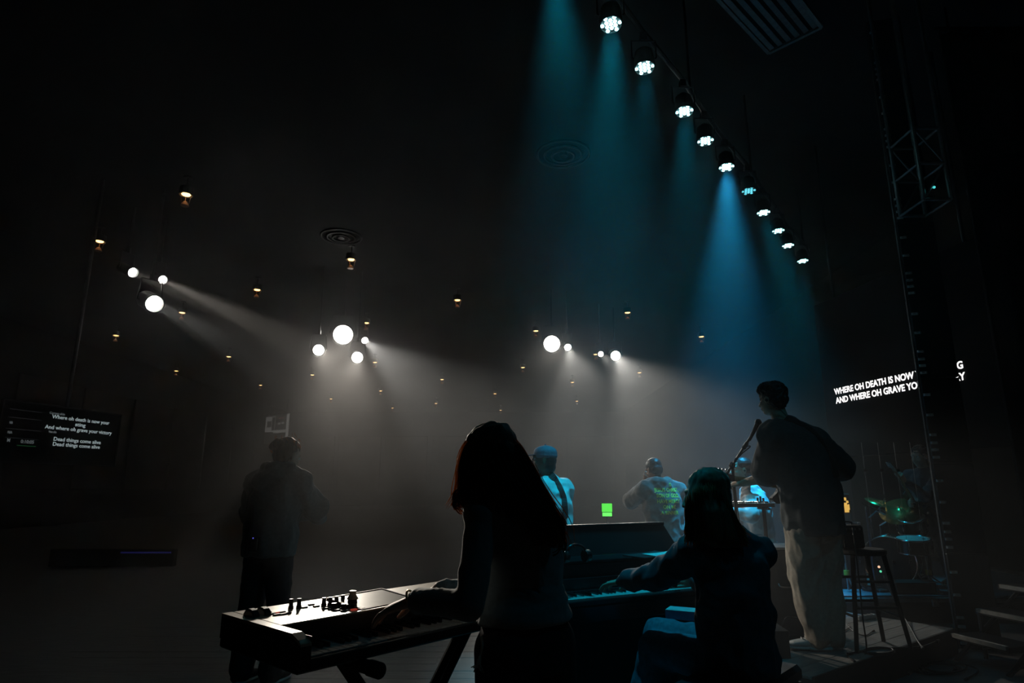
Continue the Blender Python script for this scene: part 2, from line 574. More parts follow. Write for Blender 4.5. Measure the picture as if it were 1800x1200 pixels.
DOWN = [  # pixel of each amber downlight, label
    (327, 343, 'highest amber ceiling lamp, alone over the dark left side'),
    (175, 425, 'amber ceiling lamp above and left of the highest white spot'),
    (617, 457, 'amber ceiling lamp high above the brightest white glare'),
    (452, 510, 'amber ceiling lamp right of the two highest white spots'),
    (204, 590, 'amber ceiling lamp below and left of the big round white lamp'),
    (320, 550, 'amber ceiling lamp just right of the big round white lamp'),
    (310, 652, 'amber ceiling lamp nearest above the lyrics monitor'),
    (402, 627, 'amber ceiling lamp in the dark between monitor and brightest glare'),
    (644, 568, 'amber ceiling lamp touching the upper right of the brightest glare'),
    (804, 528, 'amber ceiling lamp alone between the two strongest glares'),
    (942, 582, 'amber ceiling lamp just left of the second strongest glare'),
    (1103, 550, 'amber ceiling lamp above the white spot at the stage end'),
    (1233, 592, 'amber ceiling lamp in the blue haze'),
    (919, 646, 'amber ceiling lamp below and left of the second strongest glare'),
    (1006, 672, 'amber ceiling lamp below the wide beam beside the second glare'),
    (1124, 655, 'amber ceiling lamp inside the beam of the last white spot'),
    (1047, 623, 'amber ceiling lamp touching the left of the small white spot near the stage end'),
    (549, 659, 'amber ceiling lamp below the round lamp left of the brightest glare'),
    (582, 701, 'amber ceiling lamp right above the wall screen'),
    (458, 677, 'amber ceiling lamp above the head of the woman in the hoodie'),
    (659, 637, 'amber ceiling lamp right beside the round lamp below the brightest glare'),
    (669, 687, 'dim doubled amber ceiling lamp below the round lamps'),
    (690, 717, 'lowest amber ceiling lamp left of the woman with long hair'),
    (777, 667, 'amber ceiling lamp in the long beam above the keyboard player'),
    (766, 709, 'amber ceiling lamp with a broad reflector, low in the long beam'),
    (870, 692, 'amber ceiling lamp right above the head of the keyboard player'),
    (880, 721, 'amber ceiling lamp just over the crown of the keyboard player'),
    (1014, 705, 'lowest amber ceiling lamp right of the man in the cap'),
]
def downlights():
    z = 6.16
    M_amber = mat('lit_amber_lamp', (.9, .6, .3), .4, emit=(1.0, .55, .22), estr=4.5)
    M_refl = mat('brass_reflector', (.30, .15, .08), .45, .3, emit=(1.0, .45, .2), estr=.0)
    def piece(kind):
        b = BM()
        if kind == 'shade':
            loft(b, [((0, 0, .16), (.05, 0, 0), (0, .05, 0)), ((0, 0, .14), (.11, 0, 0), (0, .11, 0)), ((0, 0, 0), (.12, 0, 0), (0, .12, 0)), ((0, 0, 0), (.108, 0, 0), (0, .108, 0)), ((0, 0, .10), (.10, 0, 0), (0, .10, 0))], 16)
        elif kind == 'bulb':
            sph(b, (0, 0, .012), (.075, .075, .022), u=12, v=6)
        elif kind == 'stem':
            cyl(b, (0, 0, .15), (0, 0, ZC - z), .012, n=8)
        elif kind == 'canopy':
            cyl(b, (0, 0, ZC - z - .03), (0, 0, ZC - z), .07, n=16)
        elif kind == 'drop_reflector':
            loft(b, [((0, 0, -.12), (.03, 0, 0), (0, .03, 0)), ((0, 0, -.19), (.07, 0, 0), (0, .07, 0)), ((0, 0, -.20), (.066, 0, 0), (0, .066, 0))], 12)
            for k in range(3):
                a = 2 * pi * k / 3
                cyl(b, (.10 * cos(a), .10 * sin(a), .01), (.06 * cos(a), .06 * sin(a), -.18), .004, n=5)
        return finish(b, kind in ('bulb',))
    mes = {k: piece(k) for k in ('shade', 'bulb', 'stem', 'canopy', 'drop_reflector')}
    mm = dict(shade=M_black, bulb=M_amber, stem=M_darksteel, canopy=M_black, drop_reflector=M_refl)
    for k, m in mm.items(): mes[k].materials.append(m)
    for px, py, lab in DOWN:
        c = PZ(px, py, z)
        t = thing('ceiling_lamp', lab, 'ceiling lamp', c, 0, 'amber ceiling lamps over the audience')
        for k in mes: obj(k, mes[k], mm[k], t)
downlights()

# ------------------------------------------------------------------ things on the ceiling
def ceiling_things():
    a_, e_ = PZ(1396, 69, ZC), PZ(1337, 0, ZC)
    c = a_ + (e_ - a_).normalized() * .85
    t = thing('air_vent', 'long slatted air vent in the ceiling above the blue pars', 'vent', (c.x, c.y, ZC), atan2(e_.y - a_.y, e_.x - a_.x))
    Mg = mat('grey_vent_metal', (.30, .32, .33), .5, .3)
    L_, W_ = 1.7, .62
    b = BM()
    for s in (-1, 1):
        box(b, (-L_ / 2, s * W_ / 2 - .02, -.03), (L_ / 2, s * W_ / 2 + .02, 0)); box(b, (s * L_ / 2 - .02, -W_ / 2, -.03), (s * L_ / 2 + .02, W_ / 2, 0))
    obj('frame', b, Mg, t)
    b = BM(); box(b, (-.8, -.027, -.026), (.8, .027, -.018), Matrix.Rotation(.25, 4, 'X')); sm = finish(b); sm.materials.append(Mg)
    for k in range(6):
        o = obj('slat', sm, Mg, t); o.location = (0, -.255 + k * .102, 0)
    for (px, py, lab, r) in ((990, 270, 'large round ceiling diffuser left of the blue beams', .42), (600, 415, 'round ceiling diffuser in the dark above the brightest glare', .42)):
        c = PZ(px, py, ZC)
        t = thing('round_diffuser', lab, 'vent', (c.x, c.y, ZC))
        for k, (rr, zz) in enumerate(((r, -.012), (r * .7, -.03), (r * .42, -.045))):
            b = BM(); ring(b, (0, 0, zz), (0, 0, 1), rr, .022, 32, 6); obj('ring', b, M_darksteel, t, smooth=True)
        b = BM(); cyl(b, (0, 0, -.05), (0, 0, 0), r * .16, n=16); obj('hub', b, M_darksteel, t)
    # steel frame high up in the wing, picking up teal light
    a, e = P(1605, 225, 5.1), P(1668, 350, 5.1)
    t = thing('truss_section', 'small dark steel truss frame high in the right wing', 'truss', (a.x, a.y, ZC))
    zt, zb = a.z, e.z
    xs = (a.x, e.x + .02)
    Mt = mat('grey_truss', (.25, .27, .28), .4, .6)
    for y in (5.1, 5.45):
        for x in xs:
            b = BM(); cyl(b, (x, y, zb), (x, y, ZC), .018, n=8); obj('upright', b, Mt, t, world=True)
        for zz in (zb, (zb + zt) / 2, zt):
            b = BM(); cyl(b, (xs[0], y, zz), (xs[1], y, zz), .016, n=8); obj('rail', b, Mt, t, world=True)
        b = BM(); cyl(b, (xs[0], y, zb), (xs[1], y, (zb + zt) / 2), .010, n=6); obj('brace', b, Mt, t, world=True)
        b = BM(); cyl(b, (xs[1], y, (zb + zt) / 2), (xs[0], y, zt), .010, n=6); obj('brace', b, Mt, t, world=True)
    for x in xs:
        for zz in (zb, (zb + zt) / 2, zt):
            b = BM(); cyl(b, (x, 5.1, zz), (x, 5.45, zz), .012, n=6); obj('cross_bar', b, Mt, t, world=True)
    b = BM(); q = P(1642, 329, 5.08); sph(b, q, .012, u=8, v=6); obj('indicator', b, mat('lit_teal_indicator', (.1, .5, .5), .4, emit=(.1, .8, .8), estr=.8), t, world=True)
ceiling_things()

# ------------------------------------------------------------------ right wing: LED tower, drapes, steps
def led_tower():
    base = V((3.68, 5.57, 0))
    rz = atan2(-.25, 1)
    t = thing('led_tower', 'tall narrow black LED panel tower with pale latches at the right wing', 'screen', base, rz)
    H = .75
    b = BM(); box(b, (0, 0, .004), (.308, .09, H - .004), bev=.006); cm = finish(b); cm.materials.append(M_black)
    lb = BM(); box(lb, (0, -.012, -.012), (.055, 0, .012), bev=.003); box(lb, (.004, -.026, -.004), (.016, -.012, .004)); box(lb, (.038, -.022, -.008), (.05, -.012, .008))
    lm = finish(lb); Ml = mat('pale_latch', (.55, .55, .55), .5); lm.materials.append(Ml)
    for k in range(8):
        o = obj('cabinet', cm, M_black, t); o.location = (0, 0, k * H)
        for zz in (.05, .115, .175, .245, .42, .60):
            l = obj('latch', lm, Ml, o); l.location = (.004, 0, zz)
    b = BM(); box(b, (-.012, .02, 0), (0, .03, 8 * H)); obj('edge_strip', b, mat('dull_edge_strip', (.12, .12, .12), .5), t)
led_tower()
def drape(name, lab, x0, x1, y, z1, n, amp, ph=0.):
    t = thing(name, lab, 'curtain', (x0, y, 0))
    b = BM()
    cols = n * 8
    lo, hi, lo2, hi2 = [], [], [], []
    for i in range(cols + 1):
        u = i / cols
        x = (x1 - x0) * u
        w = amp * sin(u * n * 2 * pi + ph) + amp * .3 * sin(u * n * 5.1 + ph)
        lo.append(b.verts.new((x, w * 1.25, .01))); hi.append(b.verts.new((x, w * .8, z1)))
        lo2.append(b.verts.new((x, w * 1.25 + .012, .01))); hi2.append(b.verts.new((x, w * .8 + .012, z1)))
    for i in range(cols):
        b.faces.new((lo[i], lo[i + 1], hi[i + 1], hi[i])); b.faces.new((lo2[i + 1], lo2[i], hi2[i], hi2[i + 1]))
        b.faces.new((lo[i + 1], lo[i], lo2[i], lo2[i + 1])); b.faces.new((hi[i], hi[i + 1], hi2[i + 1], hi2[i]))
    b.faces.new((lo[0], hi[0], hi2[0], lo2[0])); b.faces.new((lo[-1], lo2[-1], hi2[-1], hi[-1]))
    obj('cloth', b, M_drape, t, smooth=True)
    b = BM(); cyl(b, (-.05, 0, z1 + .02), (x1 - x0 + .05, 0, z1 + .02), .022, n=10); obj('rail', b, M_darksteel, t)
    for x in (.1, (x1 - x0) - .1):
        b = BM(); cyl(b, (x, 0, z1 + .02), (x, 0, ZC), .012, n=8); obj('rail_hanger', b, M_darksteel, t)
drape('wing_curtain', 'black velour wing curtain right of the LED tower', 4.72, 7.6, 5.95, 6.2, 12, .07)
def wing_steps():
    o = PZ(1778, 1190, 0.0)
    t = thing('stage_steps', 'dark folding stage steps with pale edge strips at the right', 'steps', o, radians(14))
    Mn = mat('pale_nosing_tape', (.40, .39, .36), .6)
    for k in range(3):
        b = BM(); box(b, (.02 + k * .27, 0, .15 + k * .17), (.30 + k * .27, .46, .19 + k * .17), bev=.004); tr = obj('tread', b, M_black, t)
        b = BM(); box(b, (.012 + k * .27, 0.02, .165 + k * .17), (.04 + k * .27, .44, .194 + k * .17)); obj('nosing', b, Mn, tr)
    for y in (.0, .41):
        b = BM(); tube(b, [(0, y + .02, 0), (.85, y + .02, .55), (.85, y + .02, 0)], .018, 8); obj('side_frame', b, M_darksteel, t)
        b = BM(); cyl(b, (.3, y + .02, 0), (.3, y + .02, .36), .016, n=8); obj('leg', b, M_darksteel, t)
wing_steps()

# ------------------------------------------------------------------ screens
M_white_glow = mat('lit_white_lettering', (.8, .8, .8), .5, emit=(1.0, .97, .95), estr=1.4)
M_grey_glow = mat('lit_grey_lettering', (.5, .6, .62), .5, emit=(.42, .50, .52), estr=.62)
M_dim_glow = mat('lit_dim_lettering', (.3, .34, .36), .5, emit=(.30, .34, .36), estr=.22)
M_faint_glow = mat('lit_faint_line', (.1, .1, .1), .5, emit=(.2, .22, .25), estr=.02)
M_green_faint = mat('lit_dim_green', (.05, .2, .08), .5, emit=(.08, .5, .15), estr=.05)
M_screen = mat('screen_glass', (.003, .003, .0035), .8, spec=.08)
def screen_frame(rt, left, right):
    """matrix: local x along the screen, local z up, local -y towards the viewer"""
    d = (right - left); d.z = 0
    return atan2(d.y, d.x)
def put_text(name, body, size, cx, z, parent, m, width=None, bold=0., align='CENTER', y=-.012, shear=0.):
    me = text_mesh(body, size, bold, align)
    a, e = text_width(me)
    s = 1.0 if width is None else width / (e - a)
    R = Matrix.Rotation(pi / 2, 4, 'X')
    if align == 'CENTER':
        T = Matrix.Translation((-(a + e) / 2, 0, 0))
    else:
        T = Matrix.Translation((-a, 0, 0))
    me.transform(Matrix.Translation((cx, y, z)) @ R @ Matrix.Diagonal((s, 1, 1, 1)) @ T)
    return obj(name, me, m, parent)
def lyric_screen():
    Lp = V((4.68, 9.0, 0)); Dr = V((.185, -.983, 0))
    zc = P(1467, 686, 9.0).z
    a0 = Lp - Dr * .25
    t = thing('lyrics_screen', 'black LED screen with white capital lyrics above the drum kit', 'screen', (a0.x, a0.y, zc), atan2(Dr.y, Dr.x))
    b = BM(); box(b, (0, 0, -.95), (3.0, .08, 1.35), bev=.01); obj('panel', b, M_screen, t)
    put_text('lyrics_line', 'WHERE OH DEATH IS NOW YOUR STING', .118, .25, -.062, t, M_white_glow, width=2.13, bold=.0034, align='LEFT')
    put_text('lyrics_line', 'AND WHERE OH GRAVE YOUR VICTORY', .118, .26, -.192, t, M_white_glow, width=2.13, bold=.0034, align='LEFT')
    for x in (.4, 2.6):
        b = BM(); cyl(b, (x, .04, 1.33), (x, .04, ZC - zc), .02, n=8); obj('hanger', b, M_darksteel, t)
lyric_screen()
def confidence_screen():
    A = P(6, 755, 9.0); D = V((.2, .98, 0)).normalized()
    zc = A.z
    t = thing('confidence_monitor', 'large dark monitor at far left showing two verses and a clock', 'monitor', (A.x, A.y, zc), atan2(D.y, D.x))
    W, H = 2.05, .80
    def loc(px, py):
        # pixel -> local (x, z) on the screen plane
        d = ray(px, py); n = V((D.y, -D.x, 0))
        q = EYE + d * ((A - EYE).dot(n) / d.dot(n))
        return (q - A).dot(D), q.z - zc
    b = BM(); box(b, (-.08, 0, -.46), (W, .06, .44), bev=.012); obj('panel', b, M_screen, t)
    b = BM()
    for (x0, x1, z0, z1) in ((-.08, -.06, -.46, .44), (W - .02, W, -.46, .44), (-.08, W, -.46, -.44), (-.08, W, .42, .44)): box(b, (x0, -.012, z0), (x1, .0, z1))
    obj('bezel', b, M_black, t)
    def line(body, pl, pr, h, m, nm='lyrics_line'):
        (x0, z0), (x1, z1) = loc(*pl), loc(*pr)
        put_text(nm, body, h, (x0 + x1) / 2, (z0 + z1) / 2, t, m, width=abs(x1 - x0), bold=.001)
    line('Where oh death is now your', (90, 735), (191, 746), .082, M_grey_glow)
    line('sting', (131, 748.5), (149, 750.5), .082, M_grey_glow)
    line('And where oh grave your victory', (77.5, 752.5), (195, 764), .082, M_grey_glow)
    line('Dead things come alive', (93, 773.5), (175.5, 781), .082, M_grey_glow)
    line('Dead things come alive', (91.5, 782.5), (174, 789), .082, M_grey_glow)
    line('Current slide', (86, 727), (113, 730), .05, M_dim_glow, 'caption')
    line('Next slide', (84.5, 759.5), (98, 761.5), .045, M_dim_glow, 'caption')
    line('0:10:05', (35, 778), (58, 780), .07, M_dim_glow, 'clock')
    line('M', (11, 776), (16, 776.5), .07, M_dim_glow, 'clock')
    line('N/A', (15.5, 744), (21, 744.8), .05, M_dim_glow, 'caption')
    line('N/A', (12, 761), (20, 762), .05, M_dim_glow, 'caption')
    def rule(pl, pr, m, h=.004):
        (x0, z0), (x1, z1) = loc(*pl), loc(*pr)
        b = BM(); z = (z0 + z1) / 2; box(b, (x0, -.008, z - h), (x1, .001, z + h)); obj('rule', b, m, t)
    rule((17, 719), (74, 724), M_faint_glow); rule((15, 733), (73, 738), M_faint_glow); rule((10, 752), (71, 758), M_faint_glow)
    rule((9, 768), (68, 773), M_faint_glow); rule((30, 782), (62, 785), M_green_faint, .005)
    b = BM(); cyl(b, (1.0, .05, .43), (1.0, .05, ZC - zc), .03, n=10); obj('ceiling_pole', b, M_darksteel, t)
confidence_screen()
def wall_screen():
    A = P(467, 745, 39.0); D = V((.80, -.60, 0))
    t = thing('projection_screen', 'small pale grey screen with a dark panel, behind the woman in the hoodie', 'screen', (A.x, A.y, A.z), atan2(D.y, D.x))
    Mg = mat('lit_grey_screen', (.3, .3, .3), .6, emit=(.50, .50, .48), estr=.13)
    Mg2 = mat('lit_grey_strip', (.3, .3, .3), .6, emit=(.50, .50, .48), estr=.18)
    Md = mat('lit_dark_slide', (.03, .03, .03), .6, emit=(.2, .2, .2), estr=.03)
    Mr = mat('lit_dim_red_mark', (.2, .05, .04), .6, emit=(.6, .15, .12), estr=.05)
    s = 2.5
    b = BM(); box(b, (-.03, 0, -1.25), (s * 1.0, .06, .52), bev=.01); obj('frame', b, M_black, t)
    def pane(n, x0, x1, z0, z1, m, y=-.01):
        b = BM(); box(b, (x0, y, z0), (x1, .002, z1)); return obj(n, b, m, t)
    pane('light_pane', 0, 1.02, -.52, .42, Mg); pane('dark_pane', 1.05, 2.18, -.42, .42, Md); pane('side_strip', 2.2, 2.46, -1.2, .48, Mg2); pane('base_strip', .9, 2.2, -.62, -.44, Mg)
    pane('inner_pane', .70, 1.0, -.44, .36, Md, -.02); pane('icon', .2, .62, -.22, .14, Md, -.02); pane('caption_bar', 1.35, 1.95, .24, .30, Mr, -.02)
    pane('picture_mark', 1.35, 1.6, -.12, 0.0, Mg, -.015); pane('picture_mark', 1.72, 1.95, -.10, .02, Mg, -.015)
    for x in (.3, 2.1):
        b = BM(); cyl(b, (x, .03, .5), (x, .03, ZC - A.z), .025, n=8); obj('hanger', b, M_darksteel, t)
wall_screen()
def small_lights():
    c = P(1067, 897, 9.5)
    t = thing('green_sign', 'small bright green lit sign glowing behind the piano', 'sign', (c.x, c.y, 0))
    b = BM(); box(b, (-.085, 0, c.z - .10), (.085, .05, c.z + .12), bev=.008); obj('box', b, M_black, t)
    b = BM(); box(b, (-.075, -.008, c.z - .02), (.075, .0, c.z + .10)); obj('upper_pane', b, mat('lit_green_pane', (.1, .8, .1), .4, emit=(.10, 1.0, .06), estr=.9), t)
    b = BM(); box(b, (-.068, -.008, c.z - .08), (.068, .0, c.z - .03)); obj('lower_pane', b, mat('lit_bright_green_pane', (.1, .9, .1), .4, emit=(.12, 1.0, .10), estr=1.5), t)
    b = BM(); cyl(b, (0, .025, .0), (0, .025, c.z - .09), .012, n=8); obj('pole', b, M_darksteel, t)
    b = BM(); cyl(b, (0, .025, 0), (0, .025, .02), .14, n=20); obj('base', b, M_darksteel, t)
    a, e = P(212, 971, 11.0), P(300, 969, 11.0)
    t = thing('low_wall', 'low black front wall with a dim blue light strip at far left', 'wall', (a.x, a.y, 0))
    b = BM(); box(b, (a.x - 1.2, 11.02, 0), (e.x + .05, 11.14, a.z + .05), bev=.01); obj('wall_board', b, M_black, t, world=True)
    b = BM(); box(b, (a.x, 11.0, a.z - .012), (e.x, 11.02, a.z + .012)); obj('light_strip', b, mat('lit_blue_strip', (.05, .05, .3), .5, emit=(.10, .10, .60), estr=.05), t, world=True)
small_lights()

# ------------------------------------------------------------------ people: body, hands, clothes
UP = V((0, 0, 1))
REPORTS = []
def hand(bm, wrist, d, back, thumb, s=.18, curl=(20, 25, 15), spread=.10, r=1.0):
    """palm, four fingers and a thumb; d = pointing direction, back = normal of the back of the hand, thumb = side of the thumb"""
    d = V(d).normalized()
    back = V(back); back = (back - d * back.dot(d)).normalized()
    side = V(thumb); side = (side - d * side.dot(d) - back * side.dot(back)).normalized()
    w = V(wrist)
    pl = s * .50
    loft(bm, [(w - d * .01, side * .024 * r, back * .018 * r), (w + d * pl * .45, side * .036 * r, back * .016 * r), (w + d * pl, side * .041 * r, back * .013 * r)], 12)
    sph(bm, w + d * pl * .5, (.02 * r, .02 * r, .015 * r), u=10, v=8)
    for k, ln in enumerate((.40, .44, .41, .32)):
        o = (1.5 - k) * .0205 * r
        p = w + d * pl * .93 + side * o
        dirv = (d + side * spread * (1.5 - k)).normalized()
        pts, rr = [p - d * .012], [.0095 * r]
        ang = 0
        for j, (f, c) in enumerate(zip((.42, .32, .26), curl)):
            ang += radians(c)
            q = dirv * cos(ang) - back * sin(ang)
            p = p + q * (s * ln * f)
            pts.append(p); rr.append((.0088, .0080, .0068)[j] * r)
        limb(bm, pts, rr, 10)
    b = w + d * pl * .22 + side * .026 * r - back * .004
    t1 = b + (d * .65 + side * .70 - back * .35).normalized() * s * .20
    t2 = t1 + (d * .85 + side * .35 - back * .40).normalized() * s * .16
    t3 = t2 + (d * .97 + side * .02 - back * .40).normalized() * s * .12
    limb(bm, [b, t1, t2, t3], [.014 * r, .012 * r, .0105 * r, .0085 * r], 10)

def head_frame(f, up=None):
    f = V(f).normalized()
    u = V(up) if up is not None else UP
    u = (u - f * u.dot(f)).normalized()
    r = f.cross(u).normalized()
    return f, u, r
def head(bm, c, f, up=None, s=1.0):
    f, u, r = head_frame(f, up)
    R = Matrix((r, f, u)).transposed()
    c = V(c)
    at = lambda x, y, z: c + (r * x + f * y + u * z) * s
    E = lambda p, q: sph(bm, at(*p), [k * s for k in q], R)
    E((0, -.012, .035), (.074, .093, .082))
    E((0, .018, -.025), (.062, .072, .088))
    E((0, .045, -.085), (.034, .036, .026))
    E((0, .01, -.065), (.054, .060, .045))
    limb(bm, [at(0, .082, .018), at(0, .098, -.012), at(0, .106, -.030)], [.008 * s, .010 * s, .0125 * s], 10)
    for sx in (-1, 1):
        limb(bm, [at(sx * .008, .084, .030), at(sx * .046, .066, .030)], [.011 * s, .009 * s], 8)
        E((sx * .012, .098, -.034), (.009, .009, .007))
        E((sx * .040, .060, -.025), (.018, .016, .018))
        e = at(sx * .074, -.008, -.006)
        sph(bm, e, (.009 * s, .020 * s, .032 * s), R, 12, 8)
        sph(bm, e + r * sx * .004 * s - u * .022 * s, (.008 * s, .010 * s, .012 * s), R, 10, 8)
    limb(bm, [at(-.020, .086, -.056), at(0, .092, -.054), at(.020, .086, -.056)], [.006 * s, .0075 * s, .006 * s], 8)
    limb(bm, [at(-.018, .083, -.067), at(0, .089, -.068), at(.018, .083, -.067)], [.006 * s, .008 * s, .006 * s], 8)
    return at
def eyes(root, c, f, up=None, s=1.0):
    f, u, r = head_frame(f, up)
    for sx in (-1, 1):
        b = BM()
        p = V(c) + (r * sx * .030 + f * .0705 + u * .010) * s
        sph(b, p, .0120 * s, u=12, v=8)
        e = obj('eye', b, M_eye, root, world=True, smooth=True)
        b = BM(); sph(b, p + f * .0085 * s, .0062 * s, u=10, v=6)
        obj('iris', b, M_hair_black, e, world=True, smooth=True)

class Figure:
    """skeleton in world coordinates; J holds pelvis, waist, chest, neck, head, sL sR eL eR wL wR, hL hR kL kR aL aR"""
    def __init__(self, name, label, J, f, hf, skin, base=None, s=1.0, head_s=1.0, hup=None):
        self.J = {k: V(v) for k, v in J.items()}
        self.f = V(f).normalized()
        self.r = self.f.cross(UP).normalized()
        self.hf, self.hup, self.s, self.hs, self.skin = V(hf).normalized(), hup, s, head_s, skin
        b = base if base is not None else (self.J['aL'] + self.J['aR']) / 2
        self.t = thing(name, label, 'person', (b.x, b.y, b.z if base is not None else 0))
    def torso(self, bm, grow=0., lo='pelvis', hips=1.0, chest=1.0, waist=1.0):
        J, s, f = self.J, self.s, self.f
        rs = (J['sR'] - J['sL']).normalized()
        rp = (J['hR'] - J['hL']).normalized() if 'hR' in J else self.r
        up = (J['neck'] - J['pelvis']).normalized()
        ff = up.cross(rs) * -1
        ff = ff.normalized() * (1 if ff.dot(f) > 0 else -1)
        mid = (rs + rp).normalized()
        g = grow
        secs = [(J['pelvis'] - up * .07, rp * (.150 * s * hips + g), f * (.105 * s * hips + g)),
                (J['pelvis'] + up * .03, rp * (.160 * s * hips + g), f * (.110 * s * hips + g)),
                (J['waist'], mid * (.132 * s * waist + g), f * (.095 * s * waist + g)),
                (J['waist'].lerp(J['chest'], .5), mid * (.145 * s * waist + g), ff * (.102 * s * waist + g)),
                (J['chest'], rs * (.162 * s * chest + g), ff * (.115 * s * chest + g)),
                (J['chest'].lerp(J['neck'], .5), rs * (.160 * s * chest + g), ff * (.100 * s * chest + g)),
                (J['chest'].lerp(J['neck'], .84), rs * (.112 * s + g), ff * (.075 * s + g * .7)),
                (J['neck'], rs * (.062 * s + g), ff * (.060 * s + g * .5))]
        if lo == 'waist':
            secs = secs[2:]
        loft(bm, secs, 22)
        for k in ('sL', 'sR'):
            limb(bm, [J['chest'].lerp(J['neck'], .62), J[k]], [.075 * s + g, .056 * s + g])
    def body(self, hands=(), voxel=.008, feet=True):
        J, s = self.J, self.s
        bm = BM()
        self.torso(bm)
        limb(bm, [J['neck'] - UP * .03, J['neck'].lerp(J['head'], .45), J['head'] - self.hf * .02], [.060 * s, .054 * s, .050 * s])
        head(bm, J['head'], self.hf, self.hup, self.hs)
        for k in 'LR':
            sh, el, wr = J['s' + k], J['e' + k], J['w' + k]
            limb(bm, [sh, sh.lerp(el, .4), el, el.lerp(wr, .35), wr], [.054 * s, .046 * s, .038 * s, .037 * s, .025 * s])
            hp, kn, an = J['h' + k], J['k' + k], J['a' + k]
            limb(bm, [hp, hp.lerp(kn, .4), kn, kn.lerp(an, .35), an], [.088 * s, .074 * s, .054 * s, .054 * s, .036 * s])
            if feet:
                fd = J.get('t' + k, self.f)
                limb(bm, [an + V((0, 0, -.03)), an + fd * .08 + V((0, 0, -.045)), an + fd * .16 + V((0, 0, -.052))], [.036, .034, .026])
        for h in hands:
            hand(bm, **h)
        for key in 'LR':
            if not any((V(h['wrist']) - J['w' + key]).length < .03 for h in hands):
                d = (J['w' + key] - J['e' + key]).normalized()
                hand(bm, J['w' + key], d, self.r * (-1 if key == 'L' else 1), self.f, curl=(30, 35, 25))
        me = fuse(bm, voxel, 2, .4)
        obj('body', me, self.skin, self.t, world=True, smooth=True)
        eyes(self.t, J['head'], self.hf, self.hup, self.hs)
    def sleeves(self, bm, up=.062, el=.055, cuff=.042, end=.97, sides='LR', bunch=0):
        J, s = self.J, self.s
        for k in sides:
            sh, e, w = J['s' + k], J['e' + k], J['w' + k]
            wr = e.lerp(w, end)
            limb(bm, [sh, sh.lerp(e, .5), e, e.lerp(wr, .5), wr], [up * s, (up + el) / 2 * s, el * s, (el + cuff) / 2 * s, cuff * s])
            for i in range(bunch):
                q = e.lerp(wr, .45 + .55 * (i + .5) / bunch)
                x, y = basis(wr - e)
                d = (wr - e).normalized()
                loft(bm, [(q - d * .012, x * cuff, y * cuff), (q, x * (cuff + .010), y * (cuff + .010)), (q + d * .012, x * cuff, y * cuff)], 14)
    def short_sleeves(self, bm, up=.075, end_r=.085, frac=.8):
        J, s = self.J, self.s
        for k in 'LR':
            sh, e = J['s' + k], J['e' + k]
            limb(bm, [sh, sh.lerp(e, frac * .5), sh.lerp(e, frac)], [up * s, (up + end_r) / 2 * s, end_r * s])
    def legs(self, bm, thigh=.10, knee=.075, hem=.07, end=.97, seat=.0):
        J, s = self.J, self.s
        for k in 'LR':
            h, kn, a = J['h' + k], J['k' + k], J['a' + k]
            e = kn.lerp(a, end)
            limb(bm, [h, h.lerp(kn, .5), kn, kn.lerp(e, .5), e], [thigh * s, (thigh + knee) / 2 * s * 1.02, knee * s, (knee + hem) / 2 * s, hem * s])
        up = (J['waist'] - J['pelvis']).normalized()
        rp = (J['hR'] - J['hL']).normalized()
        loft(bm, [(J['pelvis'] - up * .10, rp * .14 * s, self.f * .11 * s), (J['pelvis'], rp * (.172 * s + seat), self.f * (.122 * s + seat)), (J['waist'].lerp(J['pelvis'], .35), rp * .155 * s, self.f * .112 * s)], 20)
    def garment(self, name, bm, m, voxel=.011, it=3, fold=.010, sc=(9, 9, 6), seed=1, label=None):
        me = folds(fuse(bm, voxel, it, .5), fold, sc, seed)
        return obj(name, me, m, self.t, world=True, smooth=True, label=label)
    def shoe(self, k, m, sole, s=1.0, trim=None):
        J = self.J
        a = J['a' + k]
        fd = V(J.get('t' + k, self.f)); fd.z = 0; fd.normalize()
        sd = fd.cross(UP)
        z0 = a.z - .085
        g = lambda y, z: V((a.x, a.y, z0 + z)) + fd * y
        bm = BM()
        loft(bm, [(g(-.075, .05), sd * .028, UP * .026), (g(-.05, .06), sd * .036, UP * .036), (g(.02, .055), sd * .040, UP * .040), (g(.10, .042), sd * .046, UP * .030), (g(.165, .036), sd * .042, UP * .022), (g(.195, .032), sd * .026, UP * .014)], 16)
        limb(bm, [g(-.02, .06), g(-.025, .115)], [.042, .043])
        sh = obj('shoe', fuse(bm, .006, 3, .5), m, self.t, world=True, smooth=True)
        bm = BM()
        loft(bm, [(g(-.088, .014), sd * .026, UP * .014), (g(-.05, .014), sd * .040, UP * .014), (g(.10, .014), sd * .049, UP * .014), (g(.17, .014), sd * .044, UP * .014), (g(.208, .016), sd * .022, UP * .012)], 16)
        obj('sole', fuse(bm, .006, 2, .4), sole, sh, world=True, smooth=True)
        bm = BM()
        for i in range(4):
            y = .025 + i * .026
            tube(bm, [g(y, .098 - i * .008) - sd * .024, g(y + .005, .102 - i * .009), g(y, .098 - i * .008) + sd * .024], .004, 6)
        obj('laces', bm, sole, sh, world=True)
    def report(self):
        J = self.J
        d = lambda a, b: (J[a] - J[b]).length
        REPORTS.append(self.t['label'][:30] + ' | ' + ' '.join('%s-%s %.2f' % (a, b, d(a, b)) for a, b in
              (('sL', 'sR'), ('sL', 'eL'), ('eL', 'wL'), ('sR', 'eR'), ('eR', 'wR'), ('hL', 'kL'), ('kL', 'aL'), ('hR', 'kR'), ('kR', 'aR'), ('neck', 'head'), ('pelvis', 'neck'))) + ' top z %.2f' % (J['head'].z + .115))

